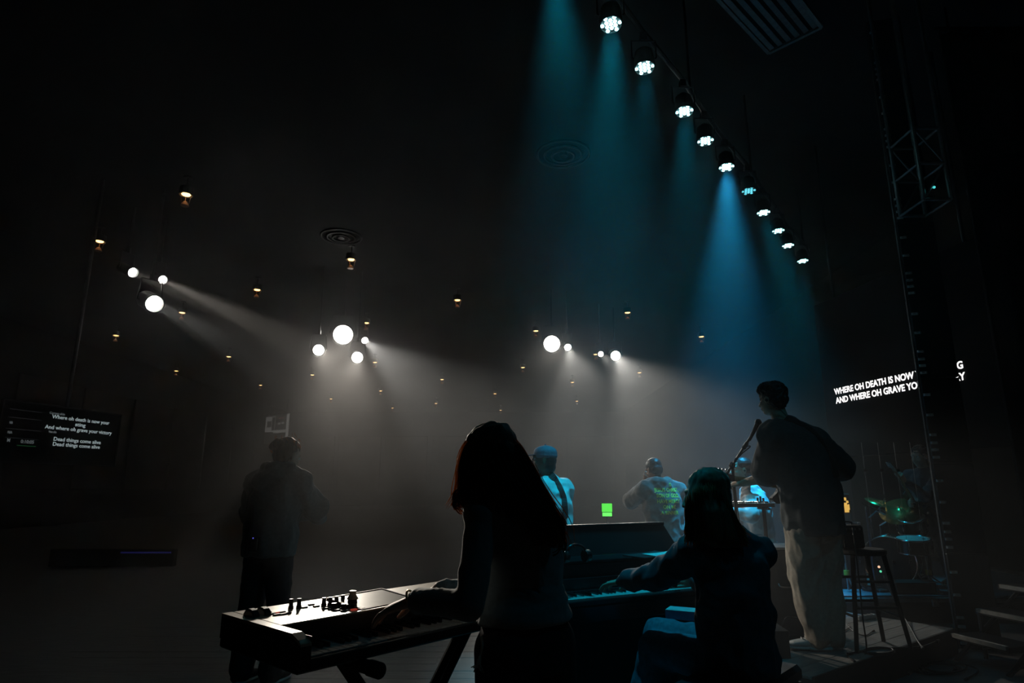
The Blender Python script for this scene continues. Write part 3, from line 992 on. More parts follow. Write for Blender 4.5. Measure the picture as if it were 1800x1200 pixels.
def hair_shell(bm, c, f, up=None, s=1.0, back=0.0, grow=1.0):
    f, u, r = head_frame(f, up)
    R = Matrix((r, f, u)).transposed()
    c = V(c)
    at = lambda x, y, z: c + (r * x + f * y + u * z) * s
    sph(bm, at(0, -.022, .046), [k * s * grow for k in (.083, .096, .082)], R)
    sph(bm, at(0, -.045, -.005), [k * s * grow for k in (.076, .066, .075)], R)
    return at
def locks(bm, roots, flow, n, rad, rnd, jit=.012, wave=.010, seg=8, taper=.25):
    """tapered locks of hair; roots(i) gives a start, flow(start, t) the path"""
    for i in range(n):
        a = roots(i)
        ph, am = rnd.random() * 6.28, wave * rnd.uniform(.5, 1.4)
        jx = V((rnd.uniform(-1, 1), rnd.uniform(-1, 1), rnd.uniform(-.4, .4))) * jit
        ln = rnd.uniform(.86, 1.04)
        pts, rr = [], []
        for j in range(seg + 1):
            t = j / seg
            p = flow(a, t * ln, i) + jx * t * 1.5 + V((cos(ph + t * 7), sin(ph + t * 7), 0)) * am * t
            pts.append(p)
            rr.append(rad * (1 - (1 - taper) * t) * rnd.uniform(.8, 1.15))
        tube(bm, pts, rr, 5)

M_jersey = mat('teal_grey_jersey', (.16, .19, .20), .85, var=.1, scale=60, bump=.1, sheen=.3)
M_dark_trouser = mat('black_trouser', (.012, .012, .014), .85, var=.2, scale=40)
M_bracelet = mat('gold_bracelet', (.6, .42, .18), .3, .9)
M_navy = mat('navy_denim_jacket', (.035, .042, .055), .8, var=.2, scale=50, bump=.1)
M_jeans = mat('blue_jeans', (.09, .12, .17), .85, var=.25, scale=45, bump=.1)
M_hoodie_green = mat('grey_green_hoodie', (.12, .15, .15), .9, var=.12, scale=50, bump=.15, sheen=.2)
M_hoodie_grey = mat('charcoal_hoodie', (.115, .105, .095), .92, var=.15, scale=50, bump=.15, sheen=.2)
M_white_shirt = mat('white_cotton', (.55, .56, .56), .8, var=.06, scale=40)
M_denim_white = mat('pale_denim_jacket', (.80, .83, .84), .8, var=.08, scale=50, bump=.1)
M_cap = mat('slate_blue_cap', (.12, .17, .24), .75, var=.12, scale=60, bump=.1)
M_shirt_dark = mat('dark_teal_shirt', (.055, .065, .068), .85, var=.12, scale=40, bump=.1)
M_khaki = mat('khaki_trouser', (.36, .31, .25), .85, var=.1, scale=40, bump=.1)
M_sneaker = mat('white_leather', (.62, .63, .62), .5, var=.05)
M_sole = mat('white_rubber', (.6, .6, .58), .6)
M_strap = mat('black_webbing', (.015, .015, .016), .7)
M_yellow_print = mat('yellow_print', (.95, .72, .07), .7, var=.04)
M_bass_shirt = mat('dark_blue_overshirt', (.035, .042, .052), .85)

# ---- the woman at the front keyboard
def keyboard_woman():
    f = V((-.724, .69, 0)); r = V((.69, .724, 0))
    ch = P(915, 925, 2.12); nk = P(903, 876, 2.12)
    J = dict(pelvis=P(925, 1118, 2.10), waist=P(921, 1030, 2.11), chest=ch, neck=nk + UP * .02, head=P(864, 812, 2.10))
    sh = P(912, 900, 2.12)
    J['sL'] = sh - r * .165; J['sR'] = sh + r * .145 - UP * .05
    J['eL'] = P(826, 1064, 1.90); J['wL'] = P(728, 1054, 2.03)
    J['eR'] = P(905, 1050, 2.38); J['wR'] = P(772, 1035, 2.36)
    pv = J['pelvis']
    J['hL'] = pv - r * .088 - UP * .03; J['hR'] = pv + r * .088 - UP * .03
    J['kL'] = V((J['hL'].x - .02, J['hL'].y + .02, .47)); J['kR'] = V((J['hR'].x + .02, J['hR'].y, .47))
    J['aL'] = V((J['hL'].x - .01, J['hL'].y - .02, .085)); J['aR'] = V((J['hR'].x + .05, J['hR'].y - .03, .085))
    F = Figure('person', 'woman with long dark wavy hair seen from behind playing the front keyboard', J, f, (-.80, .42, -.52), M_skin_light, s=.96, head_s=.98)
    F.report()
    tipL, tipR = P(664, 1078, 2.05), P(735, 1052, 2.36)
    F.body([dict(wrist=J['wL'], d=tipL - J['wL'], back=UP, thumb=r, s=.175, curl=(12, 18, 14)),
            dict(wrist=J['wR'], d=tipR - J['wR'], back=UP, thumb=-r, s=.175, curl=(18, 22, 16))], voxel=.006)
    b = BM(); F.torso(b, .012, lo='waist', waist=1.04)
    F.sleeves(b, .056, .046, .034, .97, bunch=5)
    F.garment('top', b, M_jersey, .009, 2, .005, (10, 10, 9), 2, label='long-sleeved fitted top')
    hem = BM(); up = (J['waist'] - J['pelvis']).normalized()
    loft(hem, [(J['pelvis'] + up * .045, r * .178, f * .130), (J['pelvis'] + up * .08, r * .172, f * .126), (J['waist'], r * .145, f * .110), (J['waist'] + up * .04, r * .14, f * .105)], 22)
    F.garment('hem', hem, M_jersey, .010, 2, .006, (4, 4, 30), 5)
    b = BM(); F.legs(b, .105, .075, .075)
    F.garment('trousers', b, M_dark_trouser, .012, 3, .006, seed=4)
    for k in 'LR': F.shoe(k, M_blackmatte, M_blackmatte)
    b = BM()
    for (w, tip) in ((J['wL'], tipL),):
        ring(b, w + (tip - w) * .08, tip - w, .032, .0035, 20, 6)
    obj('bracelet', b, M_bracelet, F.t, world=True, smooth=True)
    # drawstring tassel at the hip
    b = BM(); a = P(846, 1118, 1.98)
    tube(b, smooth_pts([a, P(848, 1135, 1.97), P(845, 1152, 1.97)]), .004, 6)
    rnd = random.Random(4)
    for k in range(12):
        tube(b, smooth_pts([P(845, 1150, 1.97), P(845 + rnd.uniform(-9, 6), 1165, 1.97 + rnd.uniform(-.02, .02)), P(845 + rnd.uniform(-18, 10), 1180 + rnd.uniform(-8, 6), 1.97 + rnd.uniform(-.02, .02))], 3), .0018, 4)
    obj('drawstring', b, mat('pale_cotton_cord', (.5, .46, .38), .8), F.t, world=True)
    # hair
    rnd = random.Random(11)
    c = J['head']
    b = BM(); at = hair_shell(b, c, F.hf, None, 1.0, grow=1.0)
    hfr, hu, hr = head_frame(F.hf)
    L = lambda px, py, Y, a: (P(px, py, Y), a)
    # main fall over the back towards the right, and the smaller fall in front of the left shoulder
    def fall(keys):
        secs = []
        for px0, px1, py, Y, th in keys:
            a, e = P(px0, py, Y), P(px1, py, Y)
            secs.append(((a + e) / 2, (e - a) / 2, V((0, 1, 0)) * th))
        loft(b, secs, 16)
    fall([(832, 906, 765, 2.10, .07), (818, 922, 800, 2.09, .075), (816, 938, 840, 2.07, .07), (842, 958, 872, 2.05, .055), (880, 978, 905, 2.03, .045), (915, 988, 935, 2.02, .035), (938, 985, 962, 2.02, .02)])
    fall([(815, 880, 800, 2.12, .05), (812, 860, 840, 2.08, .045), (808, 846, 868, 2.04, .03), (806, 830, 890, 2.02, .015)])
    me = folds(fuse(b, .009, 3, .5), .007, (28, 28, 3), 3)
    obj('hair', me, M_hair_brown, F.t, world=True, smooth=True)
    b = BM()
    def flow_px(keys):
        kp = [V((a, b_, 0)) for a, b_, _ in keys]; ky = [y for _, _, y in keys]
        sp = smooth_pts(kp, 8)
        def g(t):
            q = min(max(t, 0), 1) * (len(sp) - 1); i = min(int(q), len(sp) - 2); w = q - i
            a = sp[i].lerp(sp[i + 1], w); kq = min(max(t, 0), 1) * (len(ky) - 1); j = min(int(kq), len(ky) - 2)
            return a, ky[j] + (ky[j + 1] - ky[j]) * (kq - j)
        return g
    right = flow_px([(868, 754, 2.09), (900, 774, 2.06), (922, 810, 2.02), (945, 855, 1.98), (968, 895, 1.97), (985, 930, 1.97), (985, 960, 1.98)])
    mid_ = flow_px([(862, 768, 2.05), (877, 792, 2.00), (890, 820, 1.97), (912, 860, 1.95), (938, 900, 1.94), (958, 935, 1.95), (962, 968, 1.97)])
    left = flow_px([(852, 756, 2.09), (829, 772, 2.07), (816, 805, 2.05), (814, 845, 2.02), (808, 870, 2.0), (802, 888, 1.99)])
    back = flow_px([(856, 762, 2.06), (860, 790, 2.01), (866, 820, 1.97), (874, 850, 1.95), (890, 880, 1.95), (906, 905, 1.96)])
    for kind, n, sp in ((right, 260, 9), (mid_, 280, 22), (back, 260, 17), (left, 240, 8)):
        for i in range(n):
            o = V((rnd.gauss(0, sp), abs(rnd.gauss(0, 7)), 0)); dy = rnd.uniform(-.015, .05); ph = rnd.random() * 6.3
            am = rnd.uniform(.6, 2.6); t0 = rnd.uniform(0, .4); t1 = min(1, t0 + rnd.uniform(.40, .70))
            pts, rr = [], []
            for j in range(9):
                t = t0 + (t1 - t0) * j / 8
                q, Y = kind(t)
                wob = sin(ph + t * 13) * am * t * 1.7
                pts.append(P(q.x + o.x * (.45 + t * .55) + wob, q.y + o.y, Y + dy * (1 - t * .4)))
                rr.append(.0024 * min(1, .2 + j * .25) * (1 - .85 * (j / 8) ** 2))
            tube(b, pts, rr, 4)
    # flyaway strands that catch the back light
    for i in range(170):
        kind = (right, left, left)[i % 3]
        t0 = rnd.uniform(0, .8); pts, rr = [], []
        ox = rnd.uniform(2, 8) * (1 if kind is right else -1); ph = rnd.random() * 6.3
        for j in range(8):
            t = t0 + .24 * j / 7
            q, Y = kind(min(t, 1))
            pts.append(P(q.x + ox * (.6 + .5 * j / 7) + sin(ph + j * .8) * 2.2, q.y + max(0, t - 1) * 90, Y + .02))
            rr.append(.0011)
        tube(b, pts, rr, 4)
    for i in range(70):   # curled ends
        if i % 2: q0 = (802 + rnd.uniform(-2, 14), 870 + rnd.uniform(-14, 10)); dx = -1
        else: q0 = (984 + rnd.uniform(-10, 6), 915 + rnd.uniform(-10, 40)); dx = 1
        rad_ = rnd.uniform(4, 10); a0 = rnd.uniform(0, 1.2); pts = []
        for j in range(9):
            a = a0 + j * .32
            pts.append(P(q0[0] + dx * rad_ * sin(a), q0[1] + rad_ * (1 - cos(a)) + j, 2.0 + (0 if dx < 0 else -.02)))
        tube(b, pts, [.0016] * 9, 4)
    obj('hair_strands', b, M_hair_strand, F.t, world=True, smooth=True, kind='stuff')
    return F
KW = keyboard_woman()

def bvh_of(o):
    M = ROOTM[root_of(o).name]
    me = o.data
    return BVHTree.FromPolygons([M @ v.co for v in me.vertices], [tuple(p.vertices) for p in me.polygons])
def strip_on(F, garment, path, width, m, name='strap', lift=.006, kind=None):
    """a flat strap laid on a garment along a path of pixels"""
    tree = bvh_of(garment)
    pts, nrm = [], []
    for q in smooth_pts([V((a, b, 0)) for a, b in path], 6):
        d = ray(q.x, q.y).normalized()
        h = tree.ray_cast(EYE, d)
        if h[0] is not None:
            pts.append(h[0]); nrm.append(h[1])
    bm = BM(); rows = []
    for i, p in enumerate(pts):
        t = (pts[min(i + 1, len(pts) - 1)] - pts[max(i - 1, 0)]).normalized()
        n = sum((nrm[j] for j in range(max(0, i - 2), min(len(nrm), i + 3))), V((0, 0, 0))).normalized()
        s = t.cross(n).normalized() * width / 2
        c = p + n * lift
        rows.append([bm.verts.new(c + s), bm.verts.new(c - s), bm.verts.new(c - s - n * .012), bm.verts.new(c + s - n * .012)])
    for a, b in zip(rows, rows[1:]):
        for k in range(4): bm.faces.new((a[k], a[(k + 1) % 4], b[(k + 1) % 4], b[k]))
    bm.faces.new(rows[0]); bm.faces.new(rows[-1][::-1])
    return obj(name, bm, m, F.t, world=True, smooth=False)
def print_on(F, garment, body, size, centre, right, m, width=None, lift=.005, fwd=None):
    me = text_mesh(body, size, .001, 'CENTER', .0)
    bm = BM(); bm.from_mesh(me)
    bmesh.ops.triangulate(bm, faces=bm.faces)
    bmesh.ops.subdivide_edges(bm, edges=[e for e in bm.edges if e.calc_length() > .015], cuts=1)
    tree = bvh_of(garment)
    xs = [v.co.x for v in bm.verts]
    k = 1 if width is None else width / (max(xs) - min(xs))
    for v in bm.verts:
        p = V(centre) + V(right) * v.co.x * k + UP * v.co.y
        h = tree.ray_cast(p - fwd * .6, fwd)
        v.co = (h[0] if h[0] is not None else p) - fwd * lift
    return obj('printed_line', bm, m, F.t, world=True)

def guitar(label, c, neck, normal, s=1.0, wood=(.10, .035, .015), name='guitar', cat='guitar', long=.66):
    c, nd = V(c), V(neck).normalized()
    n = V(normal); n = (n - nd * n.dot(nd)).normalized()
    sd = nd.cross(n)
    t = thing(name, label, cat, c)
    at = lambda x, y, z: c + (sd * x + nd * y + n * z) * s
    Mw = mat('lacquered_wood', wood, .25, var=.25, scale=14, stretch=(1, 6, 1))
    out = [(0, -.21), (.09, -.205), (.155, -.16), (.17, -.09), (.135, -.01), (.12, .04), (.145, .10), (.15, .155), (.115, .185), (.075, .15), (.03, .125), (-.03, .125), (-.07, .14), (-.11, .165), (-.14, .14), (-.135, .09), (-.12, .03), (-.14, -.03), (-.172, -.10), (-.155, -.17), (-.09, -.208)]
    sp = [p for p in smooth_pts([V((x, y, 0)) for x, y in out + out[:1]], 3)][:-1]
    bm = BM()
    a = [bm.verts.new(at(p.x, p.y, -.022)) for p in sp]; b = [bm.verts.new(at(p.x, p.y, .022)) for p in sp]
    bm.faces.new(a[::-1]); bm.faces.new(b)
    for i in range(len(sp)): bm.faces.new((a[i], a[(i + 1) % len(sp)], b[(i + 1) % len(sp)], b[i]))
    obj('body', bm, Mw, t, world=True)
    bm = BM(); loft(bm, [(at(0, .05, .026), sd * .029 * s, n * .012 * s), (at(0, long * .6, .026), sd * .024 * s, n * .012 * s), (at(0, long - .06, .024), sd * .021 * s, n * .011 * s)], 10)
    nk = obj('neck', bm, mat('maple_neck', (.34, .20, .09), .35, var=.15), t, world=True)
    bm = BM()
    for i in range(14):
        y = long - .07 - (long - .14) * (1 - .93 ** i) * 1.45
        if y > .1: cyl(bm, at(-.022, y, .0385), at(.022, y, .0385), .0015, n=5)
    obj('frets', bm, M_chrome, nk, world=True, kind='stuff')
    bm = BM()
    q = [(-.022, long - .07), (-.035, long + .02), (-.03, long + .12), (.012, long + .13), (.034, long + .02), (.022, long - .07)]
    a = [bm.verts.new(at(x, y, .012)) for x, y in q]; b = [bm.verts.new(at(x, y, .028)) for x, y in q]
    bm.faces.new(a[::-1]); bm.faces.new(b)
    for i in range(6): bm.faces.new((a[i], a[(i + 1) % 6], b[(i + 1) % 6], b[i]))
    hs = obj('headstock', bm, Mw, t, world=True)
    for i in range(4):
        bm = BM(); p = at(-.034, long + i * .03, .02); cyl(bm, p, p - sd * .02 * s, .004 * s, n=8); sph(bm, p - sd * .026 * s, .009 * s, u=10, v=6)
        obj('tuning_peg', bm, M_chrome, hs, world=True)
    bm = BM()
    for i in range(4): x = -.015 + i * .01; tube(bm, [at(x * 1.5, -.12, .036), at(x, long - .07, .042), at(x * 1.2, long + .03, .032)], .0012, 4)
    obj('strings', bm, M_chrome, t, world=True, kind='stuff')
    bm = BM(); cyl(bm, at(-.035, -.12, .030), at(.035, -.12, .030), .008 * s, n=10); obj('bridge', bm, M_chrome, t, world=True)
    for y in (-.05, .03):
        bm = BM(); loft(bm, [(at(0, y, .02), sd * .04 * s, nd * .012 * s), (at(0, y, .032), sd * .04 * s, nd * .012 * s)], 16); obj('pickup', bm, M_blackgloss, t, world=True)
    for k in range(2):
        bm = BM(); p = at(.09, -.10 - k * .045, .022); cyl(bm, p, p + n * .016 * s, .012 * s, n=12); obj('knob', bm, M_chrome, t, world=True)
    return t

# ---- the woman at the piano
def piano_woman():
    f = V((-.75, .66, 0)); r = V((.66, .75, 0))
    J = dict(pelvis=P(1294, 1150, 3.10), waist=P(1294, 1078, 3.06), chest=P(1284, 1000, 3.03), neck=P(1262, 930, 3.0), head=P(1241, 872, 2.98))
    sh = P(1276, 966, 3.02)
    J['sL'] = P(1226, 966, 2.99); J['sR'] = P(1330, 972, 3.14)
    J['eL'] = P(1158, 1012, 3.22); J['wL'] = P(1098, 1021, 3.42)
    J['eR'] = P(1262, 1030, 3.52); J['wR'] = P(1222, 1022, 3.72)
    pv = J['pelvis']
    J['hL'] = pv - r * .09 - UP * .02; J['hR'] = pv + r * .09 - UP * .02
    J['kL'] = P(1150, 1138, 3.34); J['kR'] = J['hR'] + f * .44 + UP * .03
    J['aL'] = V((J['kL'].x + .04, J['kL'].y - .08, .085)); J['aR'] = V((J['kR'].x - .08, J['kR'].y + .14, .085))
    F = Figure('person', 'woman with straight long hair and dark jacket seated at the piano, back turned', J, f, (-.90, .42, -.12), M_skin_light, s=1.0)
    F.report()
    tip = P(1052, 1028, 3.55)
    F.body([dict(wrist=J['wL'], d=tip - J['wL'], back=UP, thumb=r, s=.19, curl=(10, 20, 14), spread=.16)], voxel=.006)
    b = BM(); F.torso(b, .035, waist=1.2)
    F.sleeves(b, .078, .068, .05, .96, bunch=5)
    up = (J['waist'] - J['pelvis']).normalized()
    loft(b, [(J['waist'] + up * .04, r * .185, f * .15), (J['pelvis'] + up * .08, r * .205, f * .17), (J['pelvis'] - UP * .03 - f * .02, r * .20, f * .17), (J['pelvis'] - UP * .065 - f * .02, r * .18, f * .16)], 22)
    F.garment('jacket', b, M_navy, .010, 9, .018, (9, 9, 7), 7, label='loose dark denim jacket with bunched sleeves')
    b = BM(); F.legs(b, .098, .082, .10)
    F.garment('jeans', b, M_jeans, .011, 3, .010, (8, 8, 8), 3)
    for k in 'LR': F.shoe(k, M_blackmatte, M_blackmatte)
    b = BM(); d = tip - J['wL']; ring(b, J['wL'] + d * .62 - r * .0, d, .0115, .002, 14, 6); obj('finger_ring', b, M_chrome, F.t, world=True)
    rnd = random.Random(5)
    b = BM(); hair_shell(b, J['head'], F.hf, None, 1.03)
    def fall(keys):
        loft(b, [((P(a, y, Y) + P(e, y, Y)) / 2, (P(e, y, Y) - P(a, y, Y)) / 2, V((0, 1, 0)) * th) for a, e, y, Y, th in keys], 18)
    fall([(1214, 1268, 838, 2.98, .07), (1206, 1280, 868, 2.96, .085), (1207, 1290, 898, 2.93, .085), (1212, 1302, 925, 2.90, .06), (1226, 1316, 948, 2.885, .04), (1250, 1316, 962, 2.88, .02)])
    fall([(1206, 1240, 880, 2.95, .04), (1205, 1232, 910, 2.92, .035), (1206, 1226, 935, 2.90, .025), (1208, 1220, 952, 2.89, .012)])
    obj('hair', folds(fuse(b, .009, 3, .5), .006, (30, 30, 2.5), 2), M_hair_brown, F.t, world=True, smooth=True)
    b = BM()
    for i in range(620):
        w = i % 4
        if w == 0: x0, x1, Y1 = rnd.uniform(1204, 1214), rnd.uniform(1203, 1226), 2.88
        else: x0, x1, Y1 = rnd.uniform(1216, 1276), 0, 2.85
        if w: x1 = 1226 + (x0 - 1216) * 1.55 + rnd.uniform(-6, 6)
        y0, y1 = (846 + ((x0 - 1241) / 34) ** 2 * 22 + rnd.uniform(0, 40)), rnd.uniform(936, 966) - (10 if w == 0 else 0)
        if w: y1 = min(y1, 968) - abs(x1 - 1295) * .12
        ph = rnd.random() * 6.3; pts = []
        for j in range(9):
            t = j / 8
            pts.append(P(x0 + (x1 - x0) * t ** 1.25 + sin(ph + t * 6) * 1.2 * t, y0 + (y1 - y0) * t, 2.885 + (Y1 - 2.885) * t + rnd.uniform(-.008, .008)))
        tube(b, pts, [.0022 * min(1, .2 + j * .3) * (1 - .75 * (j / 8) ** 2) for j in range(9)], 5)
    for i in range(40):
        x = rnd.uniform(1206, 1224); y = rnd.uniform(915, 940); pts = []
        for j in range(8): pts.append(P(x + sin(j * .5 + i) * 2.5 - j * .5, y + j * 3.2, 2.87))
        tube(b, pts, .0012, 4)
    obj('hair_strands', b, M_hair_strand, F.t, world=True, smooth=True, kind='stuff')
piano_woman()

# ---- the woman in the hoodie on the left
def hoodie_woman():
    f = V((.30, .954, 0)); r = V((.954, -.30, 0))
    J = dict(pelvis=P(474, 958, 4.62), waist=P(478, 912, 4.61), chest=P(487, 868, 4.60), neck=P(497, 832, 4.60), head=P(506, 801, 4.63))
    sh = P(490, 850, 4.60)
    J['sL'] = sh - r * .175; J['sR'] = sh + r * .175
    J['eR'] = P(555, 892, 4.66); J['wR'] = P(524, 903, 4.88)
    J['eL'] = P(440, 905, 4.76); J['wL'] = P(474, 905, 4.98)
    pv = J['pelvis']
    J['hL'] = pv - r * .085 - UP * .03; J['hR'] = pv + r * .085 - UP * .03
    J['kL'] = V((J['hL'].x - .03, J['hL'].y + .02, .48)); J['kR'] = V((J['hR'].x + .02, J['hR'].y + .01, .48))
    J['aL'] = V((J['hL'].x - .05, J['hL'].y, .085)); J['aR'] = V((J['hR'].x + .0, J['hR'].y + .02, .085))
    F = Figure('person', 'woman in grey-green hoodie with tied-up dark hair standing at the left', J, f, (.55, .75, -.35), M_skin_light, s=1.0)
    F.report()
    F.body([], voxel=.008)
    b = BM(); F.torso(b, .045, waist=1.15)
    F.sleeves(b, .088, .082, .052, .97)
    limb(b, [J['eR'] + r * .03, J['eR'] - UP * .06 + f * .04], [.075, .06])
    n = J['neck']
    for a, q in ((-1, 1), (1, 1)):
        limb(b, [n - f * .085 + UP * .02, n + r * a * .085 - f * .05 + UP * .025, n + r * a * .10 + f * .045 - UP * .01], [.062, .060, .045])
    limb(b, [n - f * .10 + r * .04 - UP * .01, n - f * .135 - UP * .05 - r * .06, n - f * .11 - r * .14 - UP * .05], [.065, .060, .05])
    F.garment('hoodie', b, M_hoodie_green, .011, 3, .020, (8, 8, 6), 9, label='oversized grey-green hoodie, hood down')
    b = BM(); F.legs(b, .098, .080, .085); F.garment('jeans', b, mat('black_jeans', (.025, .028, .034), .85, var=.25, scale=45, bump=.1), .012, 3, .010, (9, 9, 8), 6)
    for k in 'LR': F.shoe(k, M_blackmatte, M_sole)
    b = BM(); at = hair_shell(b, J['head'], F.hf, None, 1.02)
    sph(b, at(0, -.115, .045), .038); sph(b, at(-.02, -.125, .02), .03)
    obj('hair', folds(fuse(b, .008, 2, .5), .008, (25, 25, 12), 2), M_hair_brown, F.t, world=True, smooth=True)
    rnd = random.Random(2); b = BM()
    for i in range(60):
        px, py = (480 + rnd.uniform(-2, 5), 790 + rnd.uniform(-4, 8)) if i % 2 else (rnd.uniform(484, 530), rnd.uniform(768, 790)); pts = []
        ph = rnd.random() * 6
        for j in range(6): pts.append(P(px - j * (1.0 if i % 2 else .5) + sin(ph + j * .6), py - j * rnd.uniform(.6, 1.6), 4.56))
        tube(b, pts, .0014, 4)
    obj('hair_strands', b, M_hair_strand, F.t, world=True, smooth=True, kind='stuff')
    b = BM(); c = J['waist'].lerp(J['pelvis'], .85) - f * .17 - r * .0
    box(b, (c.x - .032, c.y - .014, c.z - .05), (c.x + .032, c.y + .014, c.z + .04), bev=.006); pk = obj('belt_pack', b, M_black, F.t, world=True)
    b = BM(); sph(b, c + V((.0, -.016, .035)), .005, u=8, v=6); obj('indicator', b, mat('lit_blue_indicator', (.1, .1, .6), .4, emit=(.15, .15, .9), estr=.5), pk, world=True)
hoodie_woman()

# ---- the man in the cap
def cap_man():
    f = V((-.70, .71, 0)); r = V((.71, .70, 0))
    J = dict(pelvis=P(974, 985, 5.36), waist=P(973, 935, 5.34), chest=P(971, 882, 5.32), neck=P(964, 843, 5.30), head=P(956, 808, 5.28))
    sh = P(968, 858, 5.31)
    J['sL'] = sh - r * .185; J['sR'] = sh + r * .18
    J['eL'] = P(952, 918, 5.12); J['wL'] = P(912, 918, 5.32)
    J['eR'] = P(992, 918, 5.58); J['wR'] = P(950, 940, 5.72)
    pv = J['pelvis']
    J['hL'] = pv - r * .09 - UP * .03; J['hR'] = pv + r * .09 - UP * .03
    for k, sx in (('L', -1), ('R', 1)):
        J['k' + k] = V((J['h' + k].x + r.x * sx * .02, J['h' + k].y + r.y * sx * .02, .48)); J['a' + k] = V((J['h' + k].x + r.x * sx * .03, J['h' + k].y + r.y * sx * .03, .085))
    F = Figure('person', 'man in slate-blue cap and pale jacket with a strap across his back', J, f, (-.985, .12, .02), M_skin_dark, s=1.0)
    F.report()
    F.body([], voxel=.006)
    b = BM(); F.torso(b, .03, waist=1.1); F.sleeves(b, .078, .064, .045, .97)
    n = J['neck']; limb(b, [n - f * .02 - r * .05 + UP * .01, n - f * .055 + UP * .02, n - f * .02 + r * .05 + UP * .01], [.032, .036, .032])
    limb(b, [n - f * .02 - r * .05 + UP * .01, n + f * .05 - r * .04 - UP * .03], [.03, .025])
    jk = F.garment('jacket', b, M_denim_white, .009, 2, .012, (9, 9, 8), 3, label='pale denim jacket with turned collar')
    b = BM(); F.legs(b, .098, .075, .075); F.garment('trousers', b, M_dark_trouser, .012, 3, .006)
    for k in 'LR': F.shoe(k, M_blackmatte, M_sole)
    strip_on(F, jk, [(951, 832), (960, 829), (971, 837), (982, 852), (990, 872), (993, 893), (994, 912)], .055, M_strap)
    c = J['head']; hf, hu, hr = head_frame(F.hf, None); R = Matrix((hr, hf, hu)).transposed()
    b = BM(); sph(b, c + hu * .0 - hf * .035, (.073, .072, .075), R)
    sph(b, c - hu * .06 - hf * .045, (.060, .055, .050), R)
    obj('hair', folds(fuse(b, .007, 2), .003, (40, 40, 40)), M_hair_black, F.t, world=True, smooth=True)
    b = BM(); sph(b, c + hu * .058 - hf * .012, (.084, .101, .062), R); sph(b, c + hu * .035 - hf * .012, (.085, .102, .045), R)
    cap = obj('cap', folds(fuse(b, .006, 3), .003, (12, 12, 14), 4), M_cap, F.t, world=True, smooth=True)
    b = BM()
    secs = []
    for i in range(7):
        t = i / 6; y = .070 + .098 * t
        w = .068 * sqrt(max(.05, 1 - (t * .93) ** 2))
        secs.append((c + hf * y + hu * (.040 - .016 * t * t), hr * w, hu * .0045))
    loft(b, secs, 16); obj('brim', b, M_cap, cap, world=True, smooth=True)
    b = BM(); sph(b, c + hu * .121 - hf * .012, .009, u=10, v=6); obj('button', b, M_cap, cap, world=True)
    b = BM(); limb(b, [c + hf * .03 - hu * .108 - hr * .05, c + hf * .062 - hu * .118, c + hf * .03 - hu * .108 + hr * .05], [.016, .022, .016])
    obj('beard', fuse(b, .006, 2), M_hair_black, F.t, world=True, smooth=True)
    nd = (J['wL'] - (J['waist'] + f * .23)).normalized()
    guitar('brown guitar held by the man in the cap, hidden behind the keyboard player', J['waist'] + f * .24 + r * .05, (-r * .9 + UP * .35), f, 1.0)
cap_man()

